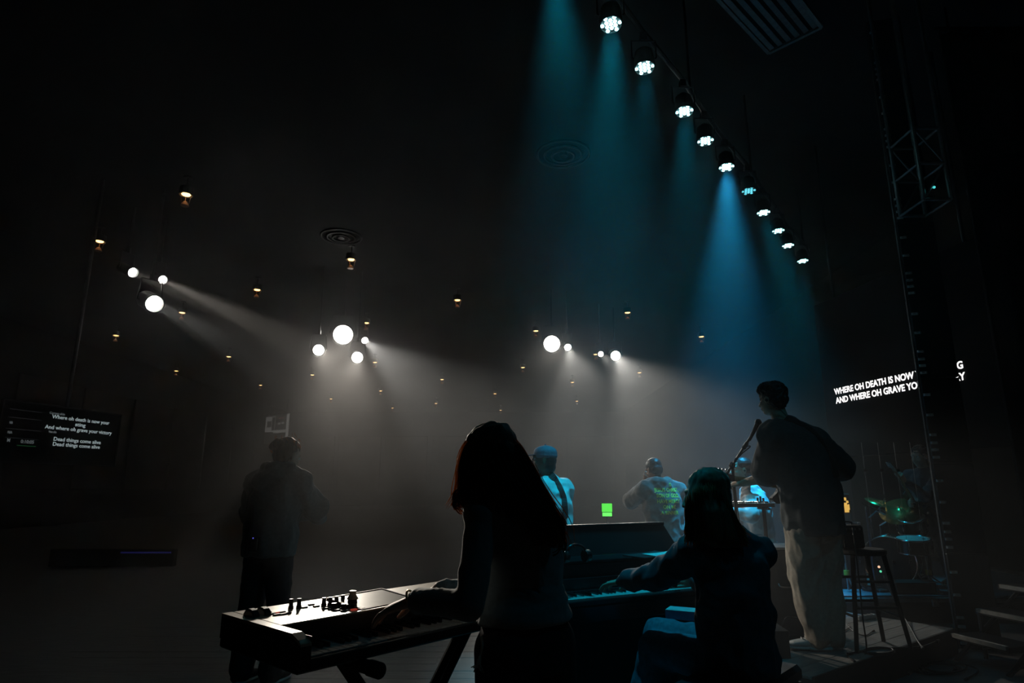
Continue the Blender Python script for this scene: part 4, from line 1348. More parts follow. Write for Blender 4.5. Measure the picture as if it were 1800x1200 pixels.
# ---- the man with the printed hoodie
def print_man():
    f = V((-.20, .98, 0)); r = V((.98, .20, 0))
    J = dict(pelvis=P(1170, 948, 6.86), waist=P(1168, 918, 6.86), chest=P(1164, 878, 6.85), neck=P(1157, 848, 6.88), head=P(1149, 826, 6.93))
    sh = P(1162, 862, 6.86)
    J['sL'] = sh - r * .185; J['sR'] = sh + r * .185
    J['eL'] = P(1109, 880, 7.05); J['wL'] = P(1133, 848, 7.14)
    J['eR'] = P(1203, 905, 6.98); J['wR'] = P(1188, 930, 7.16)
    pv = J['pelvis']
    for k, sx in (('L', -1), ('R', 1)):
        J['h' + k] = pv + r * .09 * sx - UP * .03
        J['k' + k] = V((J['h' + k].x + .02 * sx, J['h' + k].y + .01, .48)); J['a' + k] = V((J['h' + k].x + .03 * sx, J['h' + k].y, .085))
    F = Figure('person', 'man in charcoal hoodie with yellow lettering on its back, hand raised to his face', J, f, (-.45, .82, -.40), M_skin_dark, s=1.0)
    F.report()
    F.body([dict(wrist=J['wL'], d=P(1138, 826, 7.06) - J['wL'], back=V((-.7, -.6, .1)), thumb=V((.6, -.7, .2)), s=.19, curl=(25, 35, 25), spread=.14)], voxel=.006)
    b = BM(); F.torso(b, .050, waist=1.22, hips=1.08); F.sleeves(b, .098, .090, .050, .93)
    n = J['neck']
    limb(b, [n - r * .095 + f * .02, n - r * .07 - f * .07 + UP * .01, n - f * .10, n + r * .07 - f * .07 + UP * .01, n + r * .095 + f * .02], [.045, .055, .060, .055, .045])
    limb(b, [n - f * .11 - UP * .04 - r * .05, n - f * .125 - UP * .085, n - f * .11 - UP * .04 + r * .05], [.05, .05, .05])
    hd = F.garment('hoodie', b, M_hoodie_grey, .010, 3, .016, (8, 8, 7), 5, label='charcoal hoodie with yellow print')
    lines = [('.O', 1177, 852, 5), ('JESUS CHRIST,', 1172, 861, 47), ('SON OF GOD,', 1172, 871, 42), ('HAVE MERCY', 1172.5, 881, 42), ('ON ME,', 1174, 891, 24), ('A SINNER', 1174, 901, 34)]
    for txt, px, py, w in lines:
        c = P(px, py + 2.6, 6.75)
        print_on(F, hd, txt, .052, c, r, M_yellow_print, width=w * 6.6 / 1100, fwd=f)
    b = BM(); loft(b, [(J['pelvis'] + UP * .03 + r * .02, r * .195, f * .145), (J['pelvis'] - UP * .06 + r * .025, r * .20, f * .15), (J['pelvis'] - UP * .09 + r * .025, r * .195, f * .145)], 20)
    F.garment('tee_shirt', b, M_white_shirt, .010, 2, .012, (14, 14, 6), 8)
    b = BM(); F.legs(b, .105, .085, .085); F.garment('jeans', b, M_jeans, .012, 3, .010, (9, 9, 8), 2)
    for k in 'LR': F.shoe(k, M_sneaker, M_sole)
    b = BM(); at = hair_shell(b, J['head'], F.hf, None, .99)
    obj('hair', folds(fuse(b, .007, 2), .003, (45, 45, 45)), M_hair_black, F.t, world=True, smooth=True)
print_man()

# ---- the tall man on the platform
def tall_man():
    f = V((-.35, .937, 0)); r = V((.937, .35, 0))
    J = dict(pelvis=P(1430, 922, 4.62), waist=P(1424, 860, 4.62), chest=P(1404, 795, 4.61), neck=P(1376, 742, 4.60), head=P(1357, 702, 4.62))
    sh = P(1396, 770, 4.61)
    J['sL'] = sh - r * .20 + UP * .01; J['sR'] = sh + r * .20 - UP * .035
    J['eL'] = P(1347, 838, 4.66); J['wL'] = P(1306, 849, 4.82)
    J['eR'] = P(1482, 826, 4.84); J['wR'] = P(1432, 852, 4.98)
    pv = J['pelvis']
    J['hL'] = pv - r * .095 - UP * .03; J['hR'] = pv + r * .095 - UP * .03
    J['aL'] = PZ(1437, 1119, DECK_Z + .09); J['aR'] = PZ(1464, 1117, DECK_Z + .09)
    J['kL'] = J['hL'].lerp(J['aL'], .5) + V((-.02, .03, .02)); J['kR'] = J['hR'].lerp(J['aR'], .5) + V((0, .03, .02))
    J['tL'] = V((-.97, .22, 0)); J['tR'] = V((-.75, -.2, 0)).normalized()
    F = Figure('person', 'tall man in loose dark shirt and khaki trousers standing on the platform, back turned', J, f, (-.55, .83, -.05), M_skin_light, base=V((1.98, 4.62, DECK_Z)), s=1.05)
    F.report()
    tip = P(1288, 851, 4.88)
    F.body([dict(wrist=J['wL'], d=tip - J['wL'], back=V((.1, -.6, .75)), thumb=V((.1, .8, .4)), s=.19, curl=(28, 38, 28))], voxel=.006)
    b = BM(); F.torso(b, .055, waist=1.28, hips=1.05, chest=1.08); F.short_sleeves(b, .098, .105, .86)
    up = (J['waist'] - J['pelvis']).normalized()
    loft(b, [(J['waist'], r * .205, f * .155), (J['pelvis'] + up * .06, r * .222, f * .178), (J['pelvis'] + up * .02, r * .222, f * .178)], 20)
    n = J['neck']; limb(b, [n - r * .06 - f * .01, n - f * .05, n + r * .06 - f * .01], [.032, .034, .032])
    sht = F.garment('shirt', b, M_shirt_dark, .010, 3, .020, (7, 7, 5), 12, label='loose dark short-sleeved shirt')
    b = BM(); F.legs(b, .120, .108, .092, .96, seat=.01)
    F.garment('trousers', b, M_khaki, .010, 3, .018, (8, 8, 5), 3, label='loose khaki trousers')
    for k in 'LR': F.shoe(k, M_sneaker, M_sole, 1.0)
    b = BM()
    for k in 'L': limb(b, [J['aL'] + UP * .0, J['aL'] + UP * .06], [.042, .042])
    obj('sock', fuse(b, .006, 1), mat('cream_sock', (.55, .48, .38), .9), F.t, world=True, smooth=True)
    strip_on(F, sht, [(1381, 735), (1402, 742), (1425, 755), (1446, 778), (1462, 808), (1470, 838)], .05, M_strap)
    b = BM(); at = hair_shell(b, J['head'], F.hf, None, 1.06)
    hf, hu, hr = head_frame(F.hf)
    R = Matrix((hr, hf, hu)).transposed()
    sph(b, at(0, .005, .072), (.088, .100, .062), R)
    obj('hair', folds(fuse(b, .007, 2), .012, (30, 30, 30), 3), M_hair_black, F.t, world=True, smooth=True)
    b = BM(); e = at(-.080, -.01, -.012); tube(b, smooth_pts([e, e + V((.0, -.02, -.03)), at(-.06, -.07, -.07), n - f * .08 + UP * .0, n - f * .13 - UP * .10]), .003, 6)
    sph(b, e, .012, u=10, v=8); obj('earpiece', b, M_black, F.t, world=True)
    guitar('dark electric guitar held in front of the tall man in khaki trousers', J['waist'] + f * .27 + r * .10 + UP * .02, (J['wL'] + UP * .03 + f * .02 - (J['waist'] + f * .27 + r * .10 + UP * .02)), f, .95, (.02, .02, .022), long=.56)
tall_man()

# ---- the woman in the white shirt behind the keyboards
def white_woman():
    f = V((-.92, .39, 0)); r = V((.39, .92, 0))
    J = dict(pelvis=P(1338, 962, 6.37), waist=P(1334, 920, 6.37), chest=P(1326, 884, 6.37), neck=P(1316, 853, 6.61), head=P(1303, 826, 6.35))
    sh = P(1320, 868, 6.61)
    J['sL'] = sh - r * .175; J['sR'] = sh + r * .175
    J['eL'] = P(1322, 908, 6.09); J['wL'] = P(1285, 898, 6.23)
    J['eR'] = P(1330, 912, 6.61); J['wR'] = P(1290, 900, 6.65)
    pv = J['pelvis']
    for k, sx in (('L', -1), ('R', 1)):
        J['h' + k] = pv + r * .088 * sx - UP * .03
        J['k' + k] = V((J['h' + k].x, J['h' + k].y, .47)); J['a' + k] = V((J['h' + k].x + .02, J['h' + k].y, .085))
    F = Figure('person', 'woman in white shirt with slicked-back hair in profile behind the keyboards', J, f, (-.99, .05, .0), M_skin_light, s=.95)
    F.report()
    F.body([], voxel=.006)
    b = BM(); F.torso(b, .030, waist=1.2); F.sleeves(b, .082, .072, .048, .95)
    up = (J['waist'] - J['pelvis']).normalized()
    loft(b, [(J['waist'], r * .17, f * .13), (J['pelvis'] - up * .02, r * .19, f * .15), (J['pelvis'] - up * .08, r * .19, f * .15)], 20)
    F.garment('shirt', b, M_white_shirt, .009, 2, .016, (9, 9, 8), 6, label='loose white shirt')
    b = BM(); F.legs(b, .098, .075, .08); F.garment('trousers', b, M_dark_trouser, .012, 3, .006)
    for k in 'LR': F.shoe(k, M_blackmatte, M_blackmatte)
    b = BM(); at = hair_shell(b, J['head'], F.hf, None, .985); sph(b, at(0, -.118, .02), .036)
    obj('hair', folds(fuse(b, .006, 2), .003, (14, 14, 40), 3), M_hair_black, F.t, world=True, smooth=True)
    b = BM(); sph(b, at(-.078, -.008, -.006), .011, u=10, v=8); obj('earpiece', b, M_black, F.t, world=True)
white_woman()

# ---- the bass player in the dark
def bassist():
    f = V((-.88, -.47, 0)); r = V((-.47, .88, 0))
    z0 = .25
    Pb = lambda px, py, Y: P(px, py, Y + .42)
    J = dict(pelvis=Pb(1638, 925, 7.0), waist=Pb(1634, 890, 7.0), chest=Pb(1630, 852, 6.98), neck=Pb(1624, 825, 6.96), head=Pb(1616, 802, 6.93))
    sh = Pb(1628, 838, 6.97)
    J['sL'] = sh - r * .18; J['sR'] = sh + r * .18
    J['eL'] = Pb(1626, 872, 6.66); J['wL'] = Pb(1592, 846, 6.62)
    J['eR'] = Pb(1612, 880, 7.14); J['wR'] = Pb(1601, 884, 6.86)
    pv = J['pelvis']
    for k, sx in (('L', -1), ('R', 1)):
        J['h' + k] = pv + r * .09 * sx - UP * .03
        J['a' + k] = V((J['h' + k].x + r.x * sx * .06, J['h' + k].y + r.y * sx * .06, z0 + .085))
        J['k' + k] = J['h' + k].lerp(J['a' + k], .5) + f * .03
    F = Figure('person', 'dim bass player in dark overshirt standing behind the drum kit', J, f, (-.9, -.35, -.2), M_skin_light, base=V((pv.x, pv.y, z0)), s=.96)
    F.report()
    F.body([dict(wrist=J['wL'], d=Pb(1583, 832, 6.6) - J['wL'], back=V((.2, -.8, .5)), thumb=V((.5, -.2, .8)), s=.18, curl=(35, 45, 30))], voxel=.007)
    b = BM(); F.torso(b, .04, waist=1.2); F.sleeves(b, .080, .068, .046, .9)
    up = (J['waist'] - J['pelvis']).normalized()
    loft(b, [(J['waist'], r * .18, f * .14), (J['pelvis'] + up * .02, r * .19, f * .15)], 20)
    F.garment('overshirt', b, M_bass_shirt, .011, 3, .014, (8, 8, 6), 2)
    b = BM(); F.legs(b, .10, .082, .082); F.garment('trousers', b, M_dark_trouser, .012, 3, .010)
    for k in 'LR': F.shoe(k, M_blackmatte, M_sole)
    b = BM(); hair_shell(b, J['head'], F.hf, None, 1.03)
    obj('hair', folds(fuse(b, .007, 2), .010, (25, 25, 25), 3), M_hair_black, F.t, world=True, smooth=True)
    c = J['waist'] + f * .22 + UP * .03
    h = Pb(1584, 838, 6.56)
    guitar('bass guitar with a pale rim held by the dim player behind the drum kit', c, h - c, f, .95, (.03, .025, .02), 'bass_guitar', 'bass guitar', .80)
bassist()

# ------------------------------------------------------------------ the front keyboard
M_ivory = mat('white_key_plastic', (.62, .61, .58), .25, var=.03)
M_ebony = mat('black_key_plastic', (.012, .012, .013), .22)
M_cream = mat('cream_panel', (.62, .54, .43), .36, var=.06, scale=8)
M_red_btn = mat('lit_red_button', (.5, .06, .04), .4, emit=(.8, .10, .06), estr=.25)
M_knob = mat('black_knob', (.012, .012, .012), .35)
M_pale_btn = mat('grey_button', (.10, .09, .08), .5)
def keys(t, n_white, w, x0, y0, y1, z, ww, M_w=None, first=5):
    b = BM(); box(b, (.0006, 0, -.016), (ww - .0006, y1 - y0, 0), bev=.0012); wm = finish(b); wm.materials.append(M_ivory)
    b = BM(); box(b, (-.0055, (y1 - y0) * .36, -.01), (.0055, y1 - y0, .0115), bev=.002); bm_ = finish(b); bm_.materials.append(M_ebony)
    for i in range(n_white):
        o = obj('white_key', wm, M_ivory, t); o.location = (x0 + i * ww, y0, z)
        if i < n_white - 1 and (i + first) % 7 not in (2, 6):
            o = obj('black_key', bm_, M_ebony, t); o.location = (x0 + (i + 1) * ww, y0, z)
KA = PZ(530, 1118, .92); KRZ = atan2(.75, .662)
KM = Matrix.Translation((KA.x, KA.y, .805)) @ Matrix.Rotation(KRZ, 4, 'Z')
def kloc(px, py, z=.92):
    return KM.inverted() @ PZ(px, py, z)
def front_keyboard():
    t = thing('stage_keyboard', 'cream-topped stage keyboard with black knobs played by the woman with long wavy hair', 'keyboard', (KA.x, KA.y, .805), KRZ)
    W, D, H = 1.06, .46, .115
    b = BM(); box(b, (0, 0.012, .018), (W, D, .048), bev=.006); obj('case', b, M_black, t)
    b = BM(); box(b, (.032, 0, .024), (W - .032, .016, .054), bev=.003); obj('key_slip', b, M_black, t)
    for x in (0, W - .032):
        def slab(prof, name, m):
            b = BM()
            n = len(prof)
            a = [b.verts.new((x, y, z)) for y, z in prof]; c = [b.verts.new((x + .032, y, z)) for y, z in prof]
            b.faces.new(a[::-1]); b.faces.new(c)
            for i in range(n): b.faces.new((a[i], a[(i + 1) % n], c[(i + 1) % n], c[i]))
            obj(name, b, m, t)
        slab([(0, .045), (.0, .088), (.012, .094), (.05, H - .009), (D, H - .009), (D, .045)], 'end_block', M_black)
        slab([(.0, .088), (.001, .094), (.014, .103), (.05, H), (D, H), (D, H - .009), (.05, H - .009), (.012, .094)], 'end_cheek', M_cream)
    b = BM(); box(b, (.0345, .168, .046), (W - .0345, D, H), bev=.002); obj('top_panel', b, M_cream, t)
    for x in (.0322, W - .0345):
        b = BM(); box(b, (x, .004, .046), (x + .0023, .168, H - .006)); obj('key_block', b, M_black, t)  # black liner added so the lit inner cheek walls stay dark
    b = BM(); box(b, (.0345, .160, .046), (W - .0345, .168, H - .004)); obj('felt_strip', b, M_black, t)
    keys(t, 42, 1.0, .036, .016, .160, .058, .0235)
    def knob(px, py, r, h, name='knob', m=M_knob):
        q = kloc(px, py)
        b = BM(); loft(b, [((q.x, q.y, H), (r, 0, 0), (0, r, 0)), ((q.x, q.y, H + h * .3), (r * .95, 0, 0), (0, r * .95, 0)), ((q.x, q.y, H + h * .34), (r * .8, 0, 0), (0, r * .8, 0)), ((q.x, q.y, H + h), (r * .72, 0, 0), (0, r * .72, 0))], 14)
        o = obj(name, b, m, t)
        return q, o
    for px, py, r, h in ((511, 1070, .0085, .030), (525, 1069, .0085, .030), (569, 1065, .009, .026), (580, 1064, .009, .026), (587, 1069, .011, .016), (591, 1062, .009, .026), (602, 1060, .009, .026), (604, 1070, .011, .016), (612, 1069, .010, .013), (622, 1068, .009, .012)):
        knob(px, py, r, h)
    q, o = knob(619, 1064, .020, .022, 'large_dial')
    b = BM(); loft(b, [((q.x, q.y, H + .021), (.019, 0, 0), (0, .019, 0)), ((q.x, q.y, H + .034), (.011, 0, 0), (0, .011, 0)), ((q.x, q.y, H + .046), (.011, 0, 0), (0, .011, 0))], 14); obj('dial_cap', b, M_cream, o)
    for px, py in ((442, 1082), (463, 1079)):
        q = kloc(px, py)
        b = BM(); loft(b, [((q.x - .011, q.y, H), (0, .030, 0), (0, 0, .016)), ((q.x - .008, q.y, H), (0, .033, 0), (0, 0, .021)), ((q.x + .008, q.y, H), (0, .033, 0), (0, 0, .021)), ((q.x + .011, q.y, H), (0, .030, 0), (0, 0, .016))], 18)
        obj('pitch_wheel', b, M_knob, t)
    reds = {(487, 1077), (622, 1072)}
    for px, py in ((471, 1077), (478, 1079), (487, 1077), (486, 1081), (496, 1076), (497, 1080), (506, 1078), (535, 1068), (547, 1063), (556, 1066), (571, 1070), (582, 1071), (592, 1073), (604, 1074), (622, 1072), (629, 1069), (634, 1065), (636, 1070), (640, 1062), (600, 1066)):
        q = kloc(px, py); b = BM(); box(b, (q.x - .010, q.y - .006, H), (q.x + .010, q.y + .006, H + .004), bev=.001)
        obj('button', b, M_red_btn if (px, py) in reds else M_pale_btn, t)
    # stand
    s = thing('keyboard_stand', 'black double-braced X stand under the cream keyboard', 'keyboard stand', (KA.x, KA.y, 0), KRZ)
    for x in (.22, .84):
        b = BM(); tube(b, [(x, -.01, .803), (x, .43, .803)], .019, 12); obj('support_arm', b, M_blackmatte, s)
        b = BM(); cyl(b, (x, -.05, .803), (x, -.005, .803), .022, n=14); obj('end_cap', b, M_blackmatte, s)
        b = BM(); tube(b, [(x, -.06, .022), (x, .50, .022)], .020, 10); obj('foot_bar', b, M_black, s)
    for y in (.12, .16):
        for a, e in ((.22, .84), (.84, .22)):
            yy = y + (.09 if a > e else 0)
            b = BM(); tube(b, [(a, yy, .803), (e, yy, .022)], .017, 8, .8); obj('leg', b, M_black, s)
    b = BM(); cyl(b, (.53, .08, .41), (.53, .28, .41), .035, n=16); obj('hub', b, M_black, s)
    # tablet lying on the back of the keyboard
    q = PZ(655, 1043, .945); z = .925
    tb = thing('tablet', 'flat tablet with reflecting screen on the back of the cream keyboard', 'tablet', (q.x, q.y, .9205), KRZ + .10)
    Rm = Matrix.Rotation(.10, 4, 'X')
    b = BM(); box(b, (-.125, -.09, .0), (.125, .09, .008), Rm, bev=.003); obj('case', b, M_black, tb)
    b = BM(); box(b, (-.113, -.080, .0081), (.113, .080, .0092), Rm); obj('screen', b, mat('glossy_screen', (.10, .10, .09), .32), tb)
    b = BM()
    for lo, hi in (((-.125, -.09, .008), (.125, -.084, .011)), ((-.125, .084, .008), (.125, .09, .011)), ((-.125, -.084, .008), (-.118, .084, .011)), ((.118, -.084, .008), (.125, .084, .011))): box(b, lo, hi, Rm)
    obj('rim', b, M_black, tb)
    b = BM(); box(b, (-.10, .07, -.022), (.10, .085, .012)); box(b, (-.10, -.085, -.022 + .0), (.10, -.07, -.004)); obj('rest', b, M_black, tb)
front_keyboard()

# ------------------------------------------------------------------ the piano
M_piano = mat('black_satin_lacquer', (.005, .005, .0055), .6, spec=.3)
def piano():
    O = V((.25, 3.45, 0)); rz = atan2(.466, .885)
    t = thing('piano', 'black upright piano in the centre with a low lid and a ledge for papers', 'piano', O, rz)
    W = 1.22
    b = BM(); box(b, (0, 0, .60), (W, .40, .685), bev=.006); obj('key_bed', b, M_blackgloss, t)
    b = BM(); box(b, (.05, 0.0, .685), (W - .05, .022, .712), bev=.004); obj('key_slip', b, M_blackgloss, t)
    for x in (0, W - .05):
        b = BM(); box(b, (x, .0, .685), (x + .05, .20, .775), bev=.012); obj('cheek', b, M_blackgloss, t)
    keys(t, 47, 1.1, .055, .024, .17, .722, .0236)
    b = BM(); box(b, (.05, .17, .685), (W - .05, .178, .735)); obj('red_felt', b, mat('dark_red_felt', (.10, .012, .015), .9), t)
    b = BM(); box(b, (.05, .18, .685), (W - .05, .20, .80), bev=.004); obj('fallboard', b, M_blackgloss, t)
    b = BM(); box(b, (0, .20, .685), (W, .46, .875), bev=.006); obj('upper_case', b, M_piano, t)
    b = BM(); box(b, (-.01, .19, .875), (W + .01, .47, .892), bev=.004); obj('ledge', b, M_blackgloss, t)
    b = BM()
    pr = [(0.0, .893), (W - .04, .893), (W - .13, 1.055), (0.0, 1.055)]
    a = [b.verts.new((x, .40 + (z - .893) * .25, z)) for x, z in pr]; c = [b.verts.new((x, .425 + (z - .893) * .25, z)) for x, z in pr]
    b.faces.new(a[::-1]); b.faces.new(c)
    for i in range(4): b.faces.new((a[i], a[(i + 1) % 4], c[(i + 1) % 4], c[i]))
    obj('lid', b, M_piano, t)
    b = BM(); box(b, (-.005, .432, 1.052), (W - .125, .482, 1.070), bev=.004); obj('lid_rim', b, M_blackgloss, t)
    b = BM(); box(b, (.03, .30, .02), (W - .03, .44, .60)); obj('lower_panel', b, M_piano, t)
    for x in (.02, W - .08):
        b = BM(); loft(b, [((x + .03, .05, 0), (.022, 0, 0), (0, .022, 0)), ((x + .03, .05, .5), (.03, 0, 0), (0, .03, 0)), ((x + .03, .05, .60), (.034, 0, 0), (0, .034, 0))], 14); obj('leg', b, M_blackgloss, t)
    for x in (.52, .60, .68):
        b = BM(); box(b, (x - .012, .17, .05), (x + .012, .31, .062), bev=.004); obj('pedal', b, mat('brass_pedal', (.5, .36, .15), .3, .9) if x == .52 else bpy.data.materials['brass_pedal'], t)
    Mp = ROOTM[t.name]
    def sheet(lab, px, py, w, d, rot, z, m, name='sheet_music', cat='papers', h=.004):
        q = PZ(px, py, z)
        s = thing(name, lab, cat, (q.x, q.y, z), rz + rot)
        b = BM()
        # slightly curled page
        n = 8
        top = [[b.verts.new((-w / 2 + w * i / n, y, h + .012 * (i / n) ** 3)) for y in (-d / 2, d / 2)] for i in range(n + 1)]
        bot = [[b.verts.new((-w / 2 + w * i / n, y, .0005 + .012 * (i / n) ** 3)) for y in (-d / 2, d / 2)] for i in range(n + 1)]
        for i in range(n):
            b.faces.new((top[i][0], top[i + 1][0], top[i + 1][1], top[i][1])); b.faces.new((bot[i][1], bot[i + 1][1], bot[i + 1][0], bot[i][0]))
            b.faces.new((bot[i][0], bot[i + 1][0], top[i + 1][0], top[i][0])); b.faces.new((top[i][1], top[i + 1][1], bot[i + 1][1], bot[i][1]))
        b.faces.new((top[0][0], top[0][1], bot[0][1], bot[0][0])); b.faces.new((top[n][1], top[n][0], bot[n][0], bot[n][1]))
        obj('page', b, m, s)
        return s
    paper = mat('white_paper', (.60, .60, .58), .8, var=.04)
    sheet('black folder lying flat on the piano ledge', 1142, 977, .26, .19, .05, .892, M_black, 'folder', 'folder', .006)
    sheet('loose white page on top of the folder at the right of the piano ledge', 1166, 975, .20, .15, -.12, .900, paper)
    # headphones at the left end of the ledge
    q = PZ(1016, 990, .892)
    h = thing('headphones', 'black headphones lying at the left end of the piano ledge', 'headphones', (q.x, q.y, .893), rz)
    pts = [V((.075 * cos(a), .02, .022 + .07 * sin(a) + .0)) for a in [pi * k / 14 for k in range(15)]]
    b = BM(); tube(b, pts, .007, 8, 1.6); obj('headband', b, M_blackgloss, h, smooth=True)
    for sx in (-1, 1):
        b = BM(); loft(b, [((sx * .055, .02, .034), (0, .035, 0), (0, 0, .033)), ((sx * .062, .02, .034), (0, .038, 0), (0, 0, .034)), ((sx * .085, .02, .034), (0, .036, 0), (0, 0, .033)), ((sx * .09, .02, .034), (0, .026, 0), (0, 0, .024))], 16); obj('ear_cup', b, M_blackgloss, h, smooth=False)
    # bench
    c = P(1294, 1150, 3.10)
    bn = thing('piano_bench', 'black padded bench under the seated woman in the dark jacket', 'bench', (c.x, c.y, 0), atan2(.75, .66))
    b = BM(); box(b, (-.36, -.17, .40), (.36, .17, .475), bev=.02); obj('cushion', b, mat('black_vinyl', (.012, .012, .013), .4), bn)
    b = BM(); box(b, (-.35, -.16, .34), (.35, .16, .40)); obj('apron', b, M_black, bn)
    for x in (-.32, .32):
        for y in (-.13, .13):
            b = BM(); cyl(b, (x, y, 0), (x, y, .345), .016, .024, 10); obj('leg', b, M_darksteel, bn)
    # small book on her lap
    q = P(1200, 1086, 3.47)
    p = thing('notebook', 'small pale notebook with blue spine on the lap of the piano player', 'notebook', q, atan2(.75, .66) + .25)
    b = BM(); box(b, (-.055, -.075, 0), (.055, .075, .006), bev=.002); box(b, (-.055, -.075, .006), (-.050, .075, .044)); obj('cover', b, mat('blue_card', (.10, .22, .34), .6), p)
    b = BM(); box(b, (-.050, -.072, .006), (.053, .072, .040)); obj('pages', b, mat('pale_pages', (.55, .55, .54), .7), p)
    b = BM(); box(b, (-.055, -.075, .040), (.055, .075, .045), bev=.0015); obj('front_cover', b, mat('pale_card', (.58, .58, .57), .6), p)
piano()

# ------------------------------------------------------------------ on the platform
def platform_things():
    z = DECK_Z
    # floor monitor
    q = PZ(1392, 1158, z)
    t = thing('floor_monitor', 'black wedge floor monitor beside the white shoe of the tall man', 'speaker', (q.x - .30, q.y - .02, z), .10)
    b = BM(); pr = [(0, 0), (.34, 0), (.34, .10), (.16, .19), (0, .17)]
    a = [b.verts.new((0, y, zz)) for y, zz in pr]; c = [b.verts.new((.30, y, zz)) for y, zz in pr]
    b.faces.new(a[::-1]); b.faces.new(c)
    for i in range(5): b.faces.new((a[i], a[(i + 1) % 5], c[(i + 1) % 5], c[i]))
    obj('cabinet', b, M_blackmatte, t)
    b = BM(); box(b, (.015, .17, .10), (.285, .33, .104), Matrix.Translation((0, 0, .0)), bev=.0); bmesh.ops.rotate(b, verts=b.verts, cent=(0, .34, .10), matrix=Matrix.Rotation(-.463, 3, 'X')); obj('grille', b, M_darksteel, t)
    b = BM(); box(b, (.11, -.006, .11), (.19, .0, .14), bev=.004); obj('handle', b, M_darksteel, t)
    # rack case
    t = thing('rack_case', 'tall black equipment case with a pale top edge left of the khaki trousers', 'case', (1.84, 4.98, z), .05)
    b = BM(); box(b, (0, 0, .03), (.46, .36, .64), bev=.008); obj('body', b, mat('blue_black_laminate', (.035, .042, .052), .5), t)
    b = BM(); box(b, (-.008, -.008, .64), (.468, .368, .66), bev=.004); obj('lid', b, mat('worn_metal_edge', (.22, .25, .27), .4, .3), t)
    for x in (0, .44):
        b = BM(); box(b, (x, -.006, .03), (x + .02, .0, .64)); obj('edge_strip', b, M_darksteel, t)
    b = BM(); tube(b, smooth_pts([(.16, -.004, .40), (.17, -.03, .38), (.29, -.03, .38), (.30, -.004, .40)], 4), .006, 8); obj('handle', b, M_steel, t)
    for x in (.05, .41):
        for y in (.05, .31):
            b = BM(); sph(b, (x, y, .018), (.018, .012, .018), u=12, v=8); obj('wheel', b, M_black, t)
    # two-tier stand and its keyboards
    Y = 5.45
    a, e = P(1262, 884, Y), P(1362, 884, Y)
    lz, uz = a.z, P(1280, 846, Y).z
    t = thing('two_tier_stand', 'black two-tier keyboard stand in front of the woman in the white shirt', 'keyboard stand', (a.x, Y, z))
    M = lambda x, y, zz: V((x, Y + y, zz))
    for x in (a.x + .05, e.x - .06):
        b = BM(); cyl(b, M(x, .10, z), M(x, .10, lz - .035), .016, n=10); obj('post', b, M_darksteel, t, world=True)
        b = BM(); tube(b, [M(x, -.06, z + .015), M(x, .15, z + .015)], .015, 8); obj('foot', b, M_darksteel, t, world=True)
        b = BM(); tube(b, [M(x, -.02, lz - .045), M(x, .22, lz - .045)], .012, 8); obj('arm', b, M_darksteel, t, world=True)
    b = BM(); cyl(b, M(a.x + .05, .10, z + .45), M(e.x - .06, .10, z + .45), .012, n=8); obj('cross_bar', b, M_darksteel, t, world=True)
    px = P(1289, 860, Y).x
    b = BM(); box(b, (px - .012, Y + .20, lz - .05), (px + .012, Y + .225, uz - .035)); obj('upper_post', b, M_darksteel, t, world=True)
    b = BM(); box(b, (px - .012, Y + .02, uz - .035), (px + .012, Y + .225, uz - .022)); obj('upper_arm', b, M_darksteel, t, world=True)
    k = thing('small_keyboard', 'dark small keyboard with knobs on the lower tier before the white shirt', 'keyboard', (a.x, Y, lz - .033))
    w = e.x - a.x
    b = BM(); box(b, (0, 0, 0), (w, .24, .03), bev=.004); obj('case', b, M_black, k)
    b = BM(); box(b, (.0, .13, .03), (w, .24, .042), bev=.003); obj('panel', b, M_darksteel, k)
    keys(k, int((w - .02) / .0205), w, .01, .006, .125, .034, .0205)
    for i, (x, h) in enumerate(((w - .07, .035), (w - .045, .045), (w - .02, .03), (.08, .014), (.12, .014), (.16, .014), (.2, .014))):
        b = BM(); cyl(b, (x, .19, .042), (x, .19, .042 + h), .009, n=10); obj('knob', b, M_knob, k)
    a2, e2 = P(1252, 843, Y), P(1307, 846, Y)
    k = thing('upper_keyboard', 'pale mint slim keyboard on the upper tier beside the hand of the tall man', 'keyboard', (a2.x, Y, uz - .022))
    Mm = mat('mint_plastic', (.55, .72, .64), .45, var=.05)
    w2 = e2.x - a2.x
    b = BM(); box(b, (0, 0, 0), (w2, .20, .032), bev=.008); obj('case', b, Mm, k)
    keys(k, int((w2 - .02) / .02), w2, .01, .006, .11, .040, .02)
    # microphone on a boom
    Ym = 5.0
    jt = P(1287, 817, Ym)
    t = thing('microphone_stand', 'black boom microphone stand left of the tall man', 'microphone stand', (jt.x, Ym, z))
    b = BM(); loft(b, [((0, 0, 0), (.12, 0, 0), (0, .12, 0)), ((0, 0, .012), (.12, 0, 0), (0, .12, 0)), ((0, 0, .022), (.05, 0, 0), (0, .05, 0))], 24); obj('base', b, M_black, t)
    b = BM(); cyl(b, (0, 0, .02), (0, 0, jt.z - z), .011, n=10); obj('pole', b, M_black, t)
    b = BM(); sph(b, jt, .026, u=12, v=8); cyl(b, jt + V((0, -.03, 0)), jt + V((0, .03, 0)), .016, n=10); obj('clutch', b, M_black, t, world=True)
    lo, hi = P(1272, 841, Ym), P(1322, 764, Ym)
    b = BM(); cyl(b, lo, hi, .010, n=10); obj('boom', b, M_black, t, world=True)
    mid = P(1308, 786, Ym); b = BM(); cyl(b, mid, mid.lerp(hi, .35), .016, n=10); sph(b, mid, .018); obj('sleeve', b, M_black, t, world=True)
    b = BM(); cyl(b, lo, lo.lerp(hi, .10), .020, n=12); obj('counterweight', b, mat('pale_weight', (.5, .55, .56), .5), t, world=True)
